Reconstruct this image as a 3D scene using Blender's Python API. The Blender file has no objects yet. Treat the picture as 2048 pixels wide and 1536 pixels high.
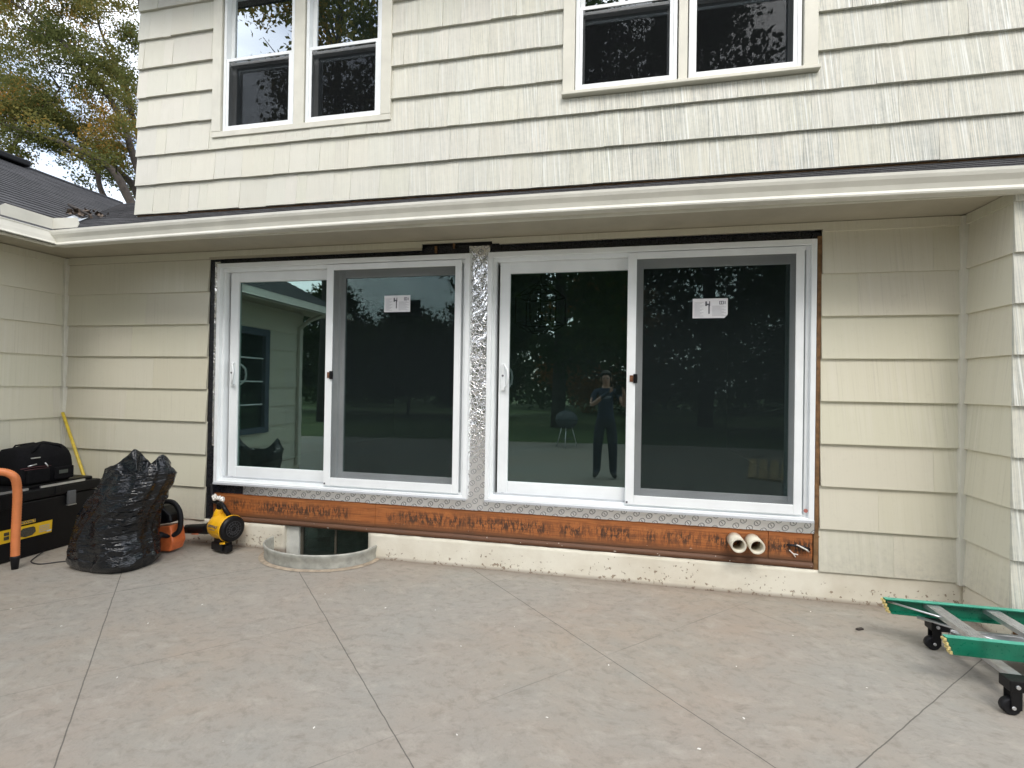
import bpy, bmesh, math, random
from mathutils import Vector, Matrix, noise, Euler
R = math.radians
random.seed(7)
S = bpy.context.scene
COL = S.collection

# ------------------------------------------------------------------ camera
def cam_axes(yaw, pitch, roll):
    cy, sy, cp, sp, cr, sr = math.cos(yaw), math.sin(yaw), math.cos(pitch), math.sin(pitch), math.cos(roll), math.sin(roll)
    f = Vector((sy*cp, cy*cp, sp)); r = Vector((cy, -sy, 0)); u = r.cross(f)
    return cr*r + sr*u, -sr*r + cr*u, f
cam = bpy.data.cameras.new('camera'); camo = bpy.data.objects.new('camera', cam); COL.objects.link(camo)
r_, u_, f_ = cam_axes(-.21, .0061, .0158)
CAM = Vector((3.6221, -3.949, 1.4859))
m = Matrix((r_, u_, -f_)).transposed().to_4x4(); m.translation = CAM
camo.matrix_world = m
cam.sensor_width = 36; cam.lens = 36*999.9/2048
cam.clip_start = .01; cam.clip_end = 600
S.camera = camo
# ------------------------------------------------------------------ world, sun, exposure
SUN_EL, SUN_AZ = R(50), R(162)          # azimuth clockwise from +Y
w = bpy.data.worlds.new('World'); S.world = w; w.use_nodes = True
nt = w.node_tree; nt.nodes.clear()
sky = nt.nodes.new('ShaderNodeTexSky'); sky.sky_type = 'NISHITA'; sky.sun_disc = False
sky.sun_elevation = SUN_EL; sky.sun_rotation = SUN_AZ; sky.air_density = 1.0; sky.dust_density = 3.0; sky.ozone_density = 1.2
# thin bright cloud veil over the sky
tc = nt.nodes.new('ShaderNodeTexCoord')
mp = nt.nodes.new('ShaderNodeMapping'); mp.inputs['Scale'].default_value = (1, 1, 2.5)
nz = nt.nodes.new('ShaderNodeTexNoise'); nz.inputs['Scale'].default_value = 2.2; nz.inputs['Detail'].default_value = 6
cr_ = nt.nodes.new('ShaderNodeValToRGB'); cr_.color_ramp.elements[0].position = .31; cr_.color_ramp.elements[1].position = .62
mx = nt.nodes.new('ShaderNodeMix'); mx.data_type = 'RGBA'
mx.inputs['B'].default_value = (13, 13.3, 13.8, 1)
mu = nt.nodes.new('ShaderNodeMath'); mu.operation = 'MULTIPLY'; mu.inputs[1].default_value = .85
bg = nt.nodes.new('ShaderNodeBackground'); bg.inputs['Strength'].default_value = .12
wo = nt.nodes.new('ShaderNodeOutputWorld')
L = nt.links.new
L(tc.outputs['Generated'], mp.inputs['Vector']); L(mp.outputs[0], nz.inputs['Vector']); L(nz.outputs['Fac'], cr_.inputs['Fac'])
L(cr_.outputs[0], mu.inputs[0]); L(mu.outputs[0], mx.inputs['Factor']); L(sky.outputs[0], mx.inputs['A']); L(mx.outputs['Result'], bg.inputs['Color']); L(bg.outputs[0], wo.inputs['Surface'])
sl = bpy.data.lights.new('sun', 'SUN'); sl.energy = 1.1; sl.angle = R(28); sl.color = (1, .96, .9)
so = bpy.data.objects.new('sun', sl); COL.objects.link(so)
sd = Vector((math.sin(SUN_AZ)*math.cos(SUN_EL), math.cos(SUN_AZ)*math.cos(SUN_EL), math.sin(SUN_EL)))
so.rotation_euler = sd.to_track_quat('Z', 'Y').to_euler()
S.view_settings.view_transform = 'Standard'; S.view_settings.look = 'None'; S.view_settings.gamma = 1
S.view_settings.exposure = 1.1
S.render.engine = 'CYCLES'
S.cycles.max_bounces = 8; S.cycles.diffuse_bounces = 4; S.cycles.glossy_bounces = 4; S.cycles.transparent_max_bounces = 12
S.cycles.use_denoising = True; S.cycles.sample_clamp_indirect = 6

# ------------------------------------------------------------------ material helpers
class NB:
    def __init__(s, name):
        s.m = bpy.data.materials.new(name); s.m.use_nodes = True
        s.t = s.m.node_tree; s.t.nodes.clear()
        s.out = s.t.nodes.new('ShaderNodeOutputMaterial')
        s.b = s.t.nodes.new('ShaderNodeBsdfPrincipled'); s.l(s.b.outputs[0], s.out.inputs['Surface'])
    def n(s, t, **k):
        x = s.t.nodes.new(t)
        for a, v in k.items(): setattr(x, a, v)
        return x
    def l(s, a, b): s.t.links.new(a, b)
    def obj(s): return s.n('ShaderNodeTexCoord').outputs['Object']
    def geo(s): return s.n('ShaderNodeNewGeometry').outputs['Position']
    def map(s, v, scale=(1,1,1), rot=(0,0,0), loc=(0,0,0)):
        x = s.n('ShaderNodeMapping'); x.inputs['Scale'].default_value = scale; x.inputs['Rotation'].default_value = rot; x.inputs['Location'].default_value = loc
        s.l(v, x.inputs['Vector']); return x.outputs[0]
    def noise(s, v, scale, detail=4, rough=.55, dist=0):
        x = s.n('ShaderNodeTexNoise'); x.inputs['Scale'].default_value = scale; x.inputs['Detail'].default_value = detail
        x.inputs['Roughness'].default_value = rough; x.inputs['Distortion'].default_value = dist
        s.l(v, x.inputs['Vector']); return x.outputs['Fac']
    def ramp(s, f, stops):
        x = s.n('ShaderNodeValToRGB'); e = x.color_ramp.elements
        while len(e) < len(stops): e.new(.5)
        for i, (p, c) in enumerate(stops):
            e[i].position = p; e[i].color = (c, c, c, 1) if isinstance(c, (int, float)) else (*c, 1)
        s.l(f, x.inputs['Fac']); return x.outputs[0]
    def math(s, op, a, b=None, c=None):
        x = s.n('ShaderNodeMath', operation=op)
        for i, v in enumerate((a, b, c)):
            if v is None: continue
            if isinstance(v, (int, float)): x.inputs[i].default_value = v
            else: s.l(v, x.inputs[i])
        return x.outputs[0]
    def mix(s, f, a, b, mode='MIX'):
        x = s.n('ShaderNodeMix', data_type='RGBA', blend_type=mode)
        for k, v in (('Factor', f), ('A', a), ('B', b)):
            if isinstance(v, (int, float)) and k == 'Factor': x.inputs[k].default_value = v
            elif isinstance(v, tuple): x.inputs[k].default_value = (*v, 1)
            else: s.l(v, x.inputs[k])
        return x.outputs['Result']
    def xyz(s, v):
        x = s.n('ShaderNodeSeparateXYZ'); s.l(v, x.inputs[0]); return x.outputs
    def bump(s, h, strength=.3, dist=.01):
        x = s.n('ShaderNodeBump'); x.inputs['Strength'].default_value = strength; x.inputs['Distance'].default_value = dist
        s.l(h, x.inputs['Height']); s.l(x.outputs[0], s.b.inputs['Normal']); return x
    def color(s, c):
        if isinstance(c, tuple): s.b.inputs['Base Color'].default_value = (*c, 1)
        else: s.l(c, s.b.inputs['Base Color'])
    def set(s, **k):
        for a, v in k.items():
            a = a.replace('_', ' ')
            if isinstance(v, (int, float)): s.b.inputs[a].default_value = v
            else: s.l(v, s.b.inputs[a])
        return s

def plain(name, col, rough=.5, metal=0, var=.12, scale=12, bump=.05, bd=.002, **k):
    b = NB(name); v = b.obj()
    n = b.noise(v, scale, 5)
    f = b.ramp(n, [(.3, 1-var), (.7, 1+var)])
    b.color(b.mix(1.0, col, f, 'MULTIPLY')); b.set(Metallic=metal, **k)
    n2 = b.noise(v, scale*5, 3)
    b.set(Roughness=b.math('MULTIPLY_ADD', n2, .2, rough-.1))
    if bump: b.bump(n2, bump, bd)
    return b.m

def siding_mat(name, base, weather):
    b = NB(name); v = b.geo(); at = b.n('ShaderNodeAttribute', attribute_name='tint'); 
    c = b.mix(1.0, base, at.outputs['Color'], 'MULTIPLY')
    P = b.xyz(v)
    # u runs along the wall whichever way it faces
    u = b.math('ADD', P['X'], P['Y'])
    cmb = b.n('ShaderNodeCombineXYZ'); b.l(u, cmb.inputs[0]); b.l(P['Z'], cmb.inputs[2]); b.l(b.math('MULTIPLY', at.outputs['Fac'], 37.0), cmb.inputs[1])
    grain = b.noise(b.map(cmb.outputs[0], (1, 1, .009)), 190 if weather else 120, 3, .6)
    grain2 = b.noise(b.map(cmb.outputs[0], (1, 1, .014)), 85 if weather else 38, 3, .6)
    blot = b.noise(cmb.outputs[0], 1.1, 4, .6)
    fine = b.noise(cmb.outputs[0], 28, 5, .65)
    if weather:
        xm = b.n('ShaderNodeMapRange'); b.l(P['X'], xm.inputs['Value']); xm.inputs['From Min'].default_value = .3; xm.inputs['From Max'].default_value = 3.6
        wm = b.math('MULTIPLY', xm.outputs[0], b.ramp(blot, [(.3, .35), (.6, 1)]))
        streak = b.ramp(grain, [(.44, 0), (.6, 1)])
        fl = b.ramp(fine, [(.45, 0), (.66, 1)])
        grey = b.math('MULTIPLY', wm, b.math('MULTIPLY_ADD', fl, .3, b.math('MULTIPLY', streak, .8)))
        c = b.mix(grey, c, (.36, .375, .345))
        light = b.math('MULTIPLY', wm, b.ramp(grain2, [(.54, 0), (.66, .8)]))
        c = b.mix(light, c, (.80, .83, .80))
        b.bump(b.math('ADD', grain, grain2), .55, .006)
    else:
        st = b.ramp(grain2, [(.46, 0), (.70, .6)])
        st2 = b.math('MULTIPLY', st, b.ramp(blot, [(.4, 0), (.62, 1)]))
        c = b.mix(st2, c, (.70, .67, .58))
        c = b.mix(b.math('MULTIPLY', b.ramp(grain, [(.54, 0), (.74, .28)]), b.ramp(blot, [(.35, 0), (.6, 1)])), c, (.30, .275, .21))
        c = b.mix(b.ramp(fine, [(.6, 0), (.8, .18)]), c, (.3, .28, .22))
        # rain splash dirt on the lowest course
        low = b.n('ShaderNodeMapRange'); b.l(P['Z'], low.inputs['Value']); low.inputs['From Min'].default_value = .55; low.inputs['From Max'].default_value = .15
        c = b.mix(b.math('MULTIPLY', low.outputs[0], b.ramp(fine, [(.4, .12), (.7, .5)])), c, (.36, .35, .31))
        b.bump(grain2, .18, .004)
    b.color(c); b.set(Roughness=b.math('MULTIPLY_ADD', fine, .25, .42))
    return b.m

M = {}
M['siding_low'] = siding_mat('siding_low', (.665, .632, .522), False)
M['siding_up'] = siding_mat('siding_up', (.66, .64, .565), True)
M['trim'] = plain('trim_paint', (.65, .635, .55), .45, var=.07, scale=6, bump=.12, bd=.003)
M['soffit'] = plain('soffit_shaded_paint', (.42, .385, .30), .55, var=.08, scale=4, bump=.1)  # wall paint darkened: the shade under the eave is put into this colour
M['gutter'] = plain('gutter_enamel', (.65, .64, .575), .32, var=.07, scale=5, bump=.03)
M['vinyl'] = plain('white_vinyl', (.84, .87, .88), .32, var=.04, scale=5, bump=.02)
M['vinyl_dim'] = plain('grey_track', (.50, .52, .55), .4, var=.08, scale=9)
M['alu'] = plain('aluminium', (.62, .63, .64), .35, metal=.85, var=.1, scale=30, bump=.08)
M['galv'] = plain('galvanised', (.40, .40, .355), .6, metal=.3, var=.25, scale=14, bump=.1)
M['black'] = plain('black_plastic', (.005, .005, .006), .42, Specular_IOR_Level=.28, var=.2, scale=30, bump=.1)
M['dark'] = plain('dark_void', (.008, .007, .006), .8, var=.3)
M['membrane'] = plain('black_membrane', (.010, .011, .016), .28, var=.3, scale=18, bump=.6, bd=.01)
M['orange'] = plain('orange_plastic', (.62, .15, .045), .4, var=.15, scale=25)
M['hose'] = plain('orange_hose', (.66, .21, .07), .5, var=.14, scale=10)
M['yellow'] = plain('yellow_plastic', (.80, .42, .01), .35, var=.1, scale=20)
M['pole'] = plain('yellow_pole', (.62, .46, .05), .45, var=.2, scale=20)
M['green'] = plain('green_fibreglass', (.004, .135, .075), .3, var=.22, scale=14, bump=.08)
M['green_edge'] = plain('green_edge', (.06, .34, .24), .35, var=.2, scale=20)
M['fibre'] = plain('cut_fibreglass', (.62, .50, .20), .6, var=.5, scale=90)
M['pvc'] = plain('pvc_pipe', (.66, .62, .50), .4, var=.15, scale=20)
M['rubber'] = plain('rubber', (.008, .008, .010), .6, Specular_IOR_Level=.3, var=.3, scale=40)
M['cord'] = plain('cord', (.02, .02, .022), .5)
M['white_tape'] = plain('white_tape', (.75, .73, .68), .5, var=.15, scale=60, bump=.4)
M['paper'] = plain('paper_label', (.72, .72, .74), .5, var=.05, bump=0)
M['ink'] = plain('printed_ink', (.10, .10, .12), .5, bump=0)
M['ink_light'] = plain('printed_small_text', (.42, .42, .45), .5, bump=0)
M['brown_latch'] = plain('brown_latch', (.16, .07, .035), .4, var=.5, scale=60)
M['ply'] = plain('plywood_edge', (.19, .10, .04), .7, var=.4, scale=25, bump=.3)
M['skin'] = plain('skin', (.45, .26, .19), .5, var=.08)
M['hair'] = plain('hair', (.03, .02, .014), .6)
M['shirt'] = plain('navy_shirt', (.018, .03, .06), .8, var=.15)
M['trouser'] = plain('dark_trousers', (.02, .025, .04), .85, var=.2)
M['shoe'] = plain('dark_shoe', (.03, .03, .03), .6)
M['lumber'] = plain('pale_lumber', (.52, .38, .2), .7, var=.3, scale=20)
M['bark'] = plain('bark', (.045, .036, .03), .9, var=.4, scale=6, bump=.8, bd=.03)
M['cover'] = plain('grill_cover', (.045, .055, .06), .6, var=.3)
M['room'] = plain('room_wall', (.30, .34, .32), .8, var=.1)
M['room_floor'] = plain('room_floor', (.09, .055, .03), .5, var=.3)
M['iron'] = plain('black_iron', (.01, .01, .01), .5)
M['yellow_label'] = plain('yellow_label', (.82, .52, .02), .4, var=.06, bump=0)
M['gravel'] = plain('gravel', (.12, .11, .10), .9, var=.6, scale=60, bump=1, bd=.02)
M['nbr'] = plain('neighbour_siding', (.45, .46, .46), .7)

def concrete_wall():
    b = NB('painted_foundation'); v = b.geo()
    n = b.noise(v, 2.2, 6, .6); f = b.noise(v, 30, 6, .7)
    c = b.mix(b.ramp(n, [(.35, 0), (.7, 1)]), (.76, .73, .62), (.62, .57, .46))
    # chipped paint low down
    P = b.xyz(v)
    lowm = b.n('ShaderNodeMapRange'); b.l(P['Z'], lowm.inputs['Value']); lowm.inputs['From Min'].default_value = .2; lowm.inputs['From Max'].default_value = 0
    chip = b.noise(v, 34, 5, .62)
    clus = b.noise(v, 3.2, 3, .5)
    th = b.math('ADD', chip, b.math('MULTIPLY', b.math('ADD', lowm.outputs[0], b.math('MULTIPLY', clus, 2.0)), .12))
    cm = b.ramp(th, [(.812, 0), (.828, 1)])
    c = b.mix(b.math('MULTIPLY', cm, .8), c, (.24, .17, .11))
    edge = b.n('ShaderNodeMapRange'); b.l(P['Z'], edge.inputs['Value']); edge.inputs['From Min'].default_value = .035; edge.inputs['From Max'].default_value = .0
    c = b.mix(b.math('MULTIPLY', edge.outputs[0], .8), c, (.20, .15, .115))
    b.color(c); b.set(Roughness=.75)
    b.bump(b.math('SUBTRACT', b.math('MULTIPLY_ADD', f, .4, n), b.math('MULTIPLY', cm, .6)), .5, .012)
    return b.m
M['foundation'] = concrete_wall()

def patio_mat():
    b = NB('stamped_concrete'); v = b.geo(); P = b.xyz(v)
    w1 = b.n('ShaderNodeTexNoise'); w1.inputs['Scale'].default_value = 1.6; w1.inputs['Detail'].default_value = 3; b.l(v, w1.inputs['Vector'])
    wv = b.n('ShaderNodeVectorMath', operation='MULTIPLY_ADD'); b.l(w1.outputs['Color'], wv.inputs[0]); wv.inputs[1].default_value = (.25, .25, 0); b.l(v, wv.inputs[2])
    vv = b.map(wv.outputs[0], (1, 1.35, 1), (0, 0, R(-18)))
    big = b.noise(v, .55, 4, .5); mid = b.noise(vv, 3.2, 9, .68, .1); fine = b.noise(v, 60, 5, .75); med = b.noise(vv, 13, 7, .7, .2)
    c = b.mix(b.ramp(mid, [(.3, 0), (.7, 1)]), (.335, .278, .218), (.285, .268, .228))
    c = b.mix(b.ramp(b.noise(v, .95, 3, .5), [(.42, 0), (.62, .3)]), c, (.325, .255, .207))
    c = b.mix(b.ramp(big, [(.4, 0), (.65, .6)]), c, (.29, .288, .262))
    c = b.mix(b.ramp(med, [(.50, 0), (.68, .55)]), c, (.185, .165, .135))
    c = b.mix(b.ramp(b.noise(b.map(vv, loc=(9, 3, 0)), 6, 8, .7, .2), [(.52, 0), (.70, .5)]), c, (.42, .385, .33))
    c = b.mix(b.ramp(fine, [(.52, 0), (.75, .35)]), c, (.20, .185, .165))
    # crack like veins of the stamp texture
    vo = b.n('ShaderNodeTexVoronoi', feature='DISTANCE_TO_EDGE'); vo.inputs['Scale'].default_value = 3.1
    w2 = b.n('ShaderNodeTexNoise'); w2.inputs['Scale'].default_value = 4; w2.inputs['Detail'].default_value = 5; b.l(v, w2.inputs['Vector'])
    wv2 = b.n('ShaderNodeVectorMath', operation='MULTIPLY_ADD'); b.l(w2.outputs['Color'], wv2.inputs[0]); wv2.inputs[1].default_value = (.5, .5, 0); b.l(v, wv2.inputs[2])
    b.l(wv2.outputs[0], vo.inputs['Vector'])
    vein = b.math('MULTIPLY', b.ramp(vo.outputs['Distance'], [(0, 1), (.022, 0)]), b.ramp(b.noise(b.map(v, loc=(4, 1, 0)), 2.3, 3), [(.5, 0), (.62, 1)]))
    c = b.mix(b.math('MULTIPLY', vein, .0), c, (.12, .11, .10))
    # sparse plaster crumbs
    cr = b.n('ShaderNodeTexVoronoi'); cr.inputs['Scale'].default_value = 6; b.l(v, cr.inputs['Vector'])
    cm = b.math('MULTIPLY', b.ramp(cr.outputs['Distance'], [(0.02, 1), (.03, 0)]), b.ramp(b.noise(v, 1.7, 2), [(.5, 0), (.55, 1)]))
    c = b.mix(b.math('MULTIPLY', cm, .5), c, (.6, .58, .53))
    # saw cut joints on the diagonal
    s = b.math('ADD', P['X'], P['Y']); d = b.math('SUBTRACT', P['X'], P['Y'])
    wob = b.math('MULTIPLY_ADD', b.noise(v, 9, 3), .012, -.006)
    def lines(val, vals, wd):
        acc = None
        for q in vals:
            x = b.math('ABSOLUTE', b.math('ADD', b.math('SUBTRACT', val, q), wob))
            x = b.math('LESS_THAN', x, wd)
            acc = x if acc is None else b.math('MAXIMUM', acc, x)
        return acc
    strong = b.math('MAXIMUM', b.math('MAXIMUM', lines(s, [-.9, .75, 2.46, -2.6, 5.95, 7.65], .0036), lines(d, [6.28, 7.95, 1.25], .0036)), 0)
    weak = b.math('MAXIMUM', lines(s, [4.25], .0045), lines(d, [2.96, 4.68], .0045))
    wk = b.math('MULTIPLY', weak, b.ramp(b.noise(v, 1.5, 2), [(.4, .05), (.62, .38)]))
    jm = b.math('MAXIMUM', b.math('MULTIPLY', strong, .72), wk)
    c = b.mix(jm, c, (.06, .055, .048))
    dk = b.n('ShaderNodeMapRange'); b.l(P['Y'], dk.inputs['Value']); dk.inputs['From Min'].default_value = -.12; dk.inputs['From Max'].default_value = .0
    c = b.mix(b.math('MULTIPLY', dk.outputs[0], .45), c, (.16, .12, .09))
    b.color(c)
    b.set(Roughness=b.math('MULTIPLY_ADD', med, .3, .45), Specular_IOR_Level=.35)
    h = b.math('ADD', b.math('MULTIPLY', mid, 1.6), b.math('MULTIPLY_ADD', med, .9, b.math('MULTIPLY', fine, .12)))
    h = b.math('SUBTRACT', h, b.math('MULTIPLY', jm, .5))
    b.bump(h, .55, .010)
    return b.m
M['patio'] = patio_mat()

def rim_mat():
    b = NB('stained_rim_joist'); v = b.geo(); P = b.xyz(v)
    g = b.noise(b.map(v, (.7, 1, 16)), 5, 6, .62, .6)
    c = b.ramp(g, [(.25, (.16, .055, .014)), (.5, (.37, .12, .032)), (.78, (.55, .22, .065))])
    # ink stamp smudges and water marks along the middle
    st = b.noise(b.map(v, (1.7, 1, .55)), 24, 5, .75); gate = b.noise(b.map(v, (1, 1, .2), loc=(3, 0, 0)), 2.3, 5, .75)
    zb = b.n('ShaderNodeMapRange'); b.l(P['Z'], zb.inputs['Value']); zb.inputs['From Min'].default_value = .285; zb.inputs['From Max'].default_value = .345
    zt = b.n('ShaderNodeMapRange'); b.l(P['Z'], zt.inputs['Value']); zt.inputs['From Min'].default_value = .445; zt.inputs['From Max'].default_value = .395
    band = b.math('MULTIPLY', zb.outputs[0], zt.outputs[0])
    mk = b.math('MULTIPLY', b.math('MULTIPLY', b.ramp(st, [(.46, 0), (.53, 1)]), b.ramp(gate, [(.36, 0), (.5, 1)])), band)
    c = b.mix(b.math('MULTIPLY', mk, .88), c, (.025, .018, .014))
    bl = b.noise(v, 3.5, 4)
    c = b.mix(b.ramp(bl, [(.52, 0), (.8, .7)]), c, (.10, .045, .02))
    # grime towards the sill plate
    lo = b.n('ShaderNodeMapRange'); b.l(P['Z'], lo.inputs['Value']); lo.inputs['From Min'].default_value = .325; lo.inputs['From Max'].default_value = .275
    c = b.mix(b.math('MULTIPLY', lo.outputs[0], .88), c, (.075, .038, .02))
    wh = b.math('MULTIPLY', b.ramp(b.noise(b.map(v, (1, 1, 2)), 26, 3, .5), [(.70, 0), (.73, 1)]), lo.outputs[0])
    c = b.mix(wh, c, (.6, .55, .48))
    b.color(c); b.set(Roughness=.62); b.bump(g, .35, .006)
    return b.m
M['rim'] = rim_mat()

def foil_mat():
    b = NB('foil_flashing_tape'); v = b.geo()
    P = b.xyz(v)
    n = b.noise(v, 9, 4, .5, 1.4); cre = b.n('ShaderNodeTexVoronoi', feature='DISTANCE_TO_EDGE'); cre.inputs['Scale'].default_value = 34; b.l(v, cre.inputs['Vector'])
    # printed ring emblems on a slanting grid
    uv = b.map(v, (15, 1, 15), (0, R(38), 0)); Q = b.xyz(uv)
    fx = b.math('SUBTRACT', b.math('FRACT', Q['X']), .5); fz = b.math('SUBTRACT', b.math('FRACT', Q['Z']), .5)
    d = b.math('SQRT', b.math('ADD', b.math('MULTIPLY', fx, fx), b.math('MULTIPLY', b.math('MULTIPLY', fz, fz), 1.6)))
    ring = b.math('LESS_THAN', b.math('ABSOLUTE', b.math('SUBTRACT', d, .33)), .055)
    dot = b.math('MULTIPLY', b.math('LESS_THAN', b.math('ABSOLUTE', fx), .05), b.math('LESS_THAN', b.math('ABSOLUTE', fz), .16))
    ink = b.math('MAXIMUM', ring, dot)
    zm = b.n('ShaderNodeMapRange'); b.l(P['Z'], zm.inputs['Value']); zm.inputs['From Min'].default_value = .80; zm.inputs['From Max'].default_value = 1.15; zm.inputs['To Min'].default_value = .10
    b.color(b.mix(b.math('MULTIPLY', ink, .7), (.93, .93, .93), (.10, .10, .11)))
    b.set(Metallic=b.math('MULTIPLY_ADD', ink, -.7, .9), Roughness=b.math('MULTIPLY_ADD', zm.outputs[0], -.22, .36))
    b.bump(b.math('MULTIPLY', b.math('ADD', n, b.math('MULTIPLY', b.math('MINIMUM', cre.outputs['Distance'], .05), 2)), zm.outputs[0]), .8, .016)
    return b.m
M['foil'] = foil_mat()

def shingle_mat(axis):
    b = NB('asphalt_shingle_' + axis); v = b.geo(); P = b.xyz(v)
    cmb = b.n('ShaderNodeCombineXYZ')
    b.l(P['Y' if axis == 'x' else 'X'], cmb.inputs[0]); b.l(P['Z'], cmb.inputs[1])
    br = b.n('ShaderNodeTexBrick'); b.l(cmb.outputs[0], br.inputs['Vector'])
    br.inputs['Scale'].default_value = 1; br.inputs['Brick Width'].default_value = .3; br.inputs['Row Height'].default_value = .062; br.inputs['Mortar Size'].default_value = .005
    br.inputs['Color1'].default_value = (.018, .019, .023, 1); br.inputs['Color2'].default_value = (.05, .05, .056, 1); br.inputs['Mortar'].default_value = (.008, .008, .01, 1); br.offset = .37
    n = b.noise(v, 120, 3, .7); n2 = b.noise(v, 7, 4)
    c = b.mix(b.ramp(n, [(.45, 0), (.75, .5)]), br.outputs['Color'], (.10, .097, .095))
    c = b.mix(b.ramp(n2, [(.5, 0), (.8, .4)]), c, (.02, .02, .022))
    b.color(c); b.set(Roughness=.85); b.bump(b.math('ADD', br.outputs['Fac'], n), .6, .006)
    return b.m
M['shingle_x'] = shingle_mat('x'); M['shingle_y'] = shingle_mat('y')

def glass_mat(name, tint, base, extra=0, refl=(.76, .96, .93)):
    b = NB(name); b.t.nodes.remove(b.b)
    tr = b.n('ShaderNodeBsdfTransparent'); tr.inputs[0].default_value = (*tint, 1)
    gl = b.n('ShaderNodeBsdfGlossy'); gl.inputs['Roughness'].default_value = .0; gl.inputs['Color'].default_value = (*refl, 1)
    fr = b.n('ShaderNodeFresnel'); fr.inputs['IOR'].default_value = 1.5
    # faint waviness of float glass
    bp = b.n('ShaderNodeBump'); bp.inputs['Strength'].default_value = .02; bp.inputs['Distance'].default_value = .02
    b.l(b.noise(b.geo(), 1.4, 1), bp.inputs['Height']); b.l(bp.outputs[0], gl.inputs['Normal'])
    f = b.math('MINIMUM', b.math('MULTIPLY_ADD', fr.outputs[0], 1.6, base), 1)
    mx = b.n('ShaderNodeMixShader'); b.l(f, mx.inputs[0]); b.l(tr.outputs[0], mx.inputs[1]); b.l(gl.outputs[0], mx.inputs[2])
    # film of dust on the pane
    df = b.n('ShaderNodeBsdfDiffuse'); df.inputs[0].default_value = (.28, .42, .40, 1)
    m2 = b.n('ShaderNodeMixShader'); b.l(b.math('MULTIPLY_ADD', b.noise(b.geo(), 2.5, 4), .02, extra), m2.inputs[0]); b.l(mx.outputs[0], m2.inputs[1]); b.l(df.outputs[0], m2.inputs[2]); b.l(m2.outputs[0], b.out.inputs['Surface'])
    return b.m
M['glass'] = glass_mat('door_glass', (.42, .52, .48), .10, .010)
M['glass_up'] = glass_mat('window_glass', (.45, .5, .48), .30, .008, (.88, .95, 1.0))
def mesh_mat(name, alpha, col):
    b = NB(name); b.t.nodes.remove(b.b)
    tr = b.n('ShaderNodeBsdfTransparent'); df = b.n('ShaderNodeBsdfDiffuse'); df.inputs[0].default_value = (*col, 1)
    # woven threads seen from this far merge into an even veil, with slight unevenness
    f = b.math('MULTIPLY_ADD', b.noise(b.geo(), 3, 2), .08, alpha-.04)
    mx = b.n('ShaderNodeMixShader'); b.l(f, mx.inputs[0]); b.l(tr.outputs[0], mx.inputs[1]); b.l(df.outputs[0], mx.inputs[2]); b.l(mx.outputs[0], b.out.inputs['Surface'])
    return b.m
M['screen'] = mesh_mat('insect_screen', .30, (.018, .024, .025))
M['screen_up'] = mesh_mat('insect_screen_upper', .5, (.012, .013, .014))

def bag_mat():
    b = NB('black_poly_bag'); v = b.obj()
    n = b.noise(b.map(v, (.8, .8, 2.6), (0, R(30), 0)), 7, 3, .5, 1.2); n2 = b.noise(b.map(v, (1, 1, 3), (0, R(-25), 0)), 20, 2, .5, 1)
    b.color((.003, .0045, .007)); b.set(Roughness=.12, Specular_IOR_Level=.55)
    b.bump(b.math('MULTIPLY_ADD', n2, .15, n), .75, .04)
    return b.m
M['bag'] = bag_mat()
M['fabric'] = plain('black_canvas', (.005, .005, .006), .9, Specular_IOR_Level=.15, var=.3, scale=60, bump=.3)
M['fabric_red'] = plain('dark_piping', (.05, .012, .015), .8)

def leaf_mat(name, cols, trans=.35):
    b = NB(name); b.t.nodes.remove(b.b)
    at = b.n('ShaderNodeAttribute', attribute_name='tint')
    c = b.ramp(at.outputs['Fac'], cols)
    d = b.n('ShaderNodeBsdfDiffuse'); t = b.n('ShaderNodeBsdfTranslucent'); b.l(c, d.inputs[0]); b.l(c, t.inputs[0])
    mx = b.n('ShaderNodeMixShader'); mx.inputs[0].default_value = trans
    b.l(d.outputs[0], mx.inputs[1]); b.l(t.outputs[0], mx.inputs[2]); b.l(mx.outputs[0], b.out.inputs['Surface'])
    return b.m
M['leaf_mixed'] = leaf_mat('autumn_leaves', [(0, (.06, .075, .028)), (.42, (.12, .13, .045)), (.66, (.20, .165, .05)), (.82, (.34, .19, .045)), (1, (.44, .21, .045))], .48)
M['leaf_green'] = leaf_mat('green_leaves', [(0, (.02, .035, .01)), (.6, (.04, .065, .016)), (1, (.09, .10, .03))])
M['leaf_orange'] = leaf_mat('orange_leaves', [(0, (.12, .06, .015)), (.6, (.26, .11, .02)), (1, (.35, .2, .03))])
def grass_mat():
    b = NB('lawn'); v = b.geo()
    c = b.mix(b.ramp(b.noise(v, .4, 4), [(.35, 0), (.65, 1)]), (.05, .09, .02), (.085, .125, .03))
    c = b.mix(b.ramp(b.noise(v, 40, 4, .7), [(.4, 0), (.7, .6)]), c, (.03, .05, .012))
    b.color(c); b.set(Roughness=.9); b.bump(b.noise(v, 60, 4), 1, .03)
    return b.m
M['grass'] = grass_mat()

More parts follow.
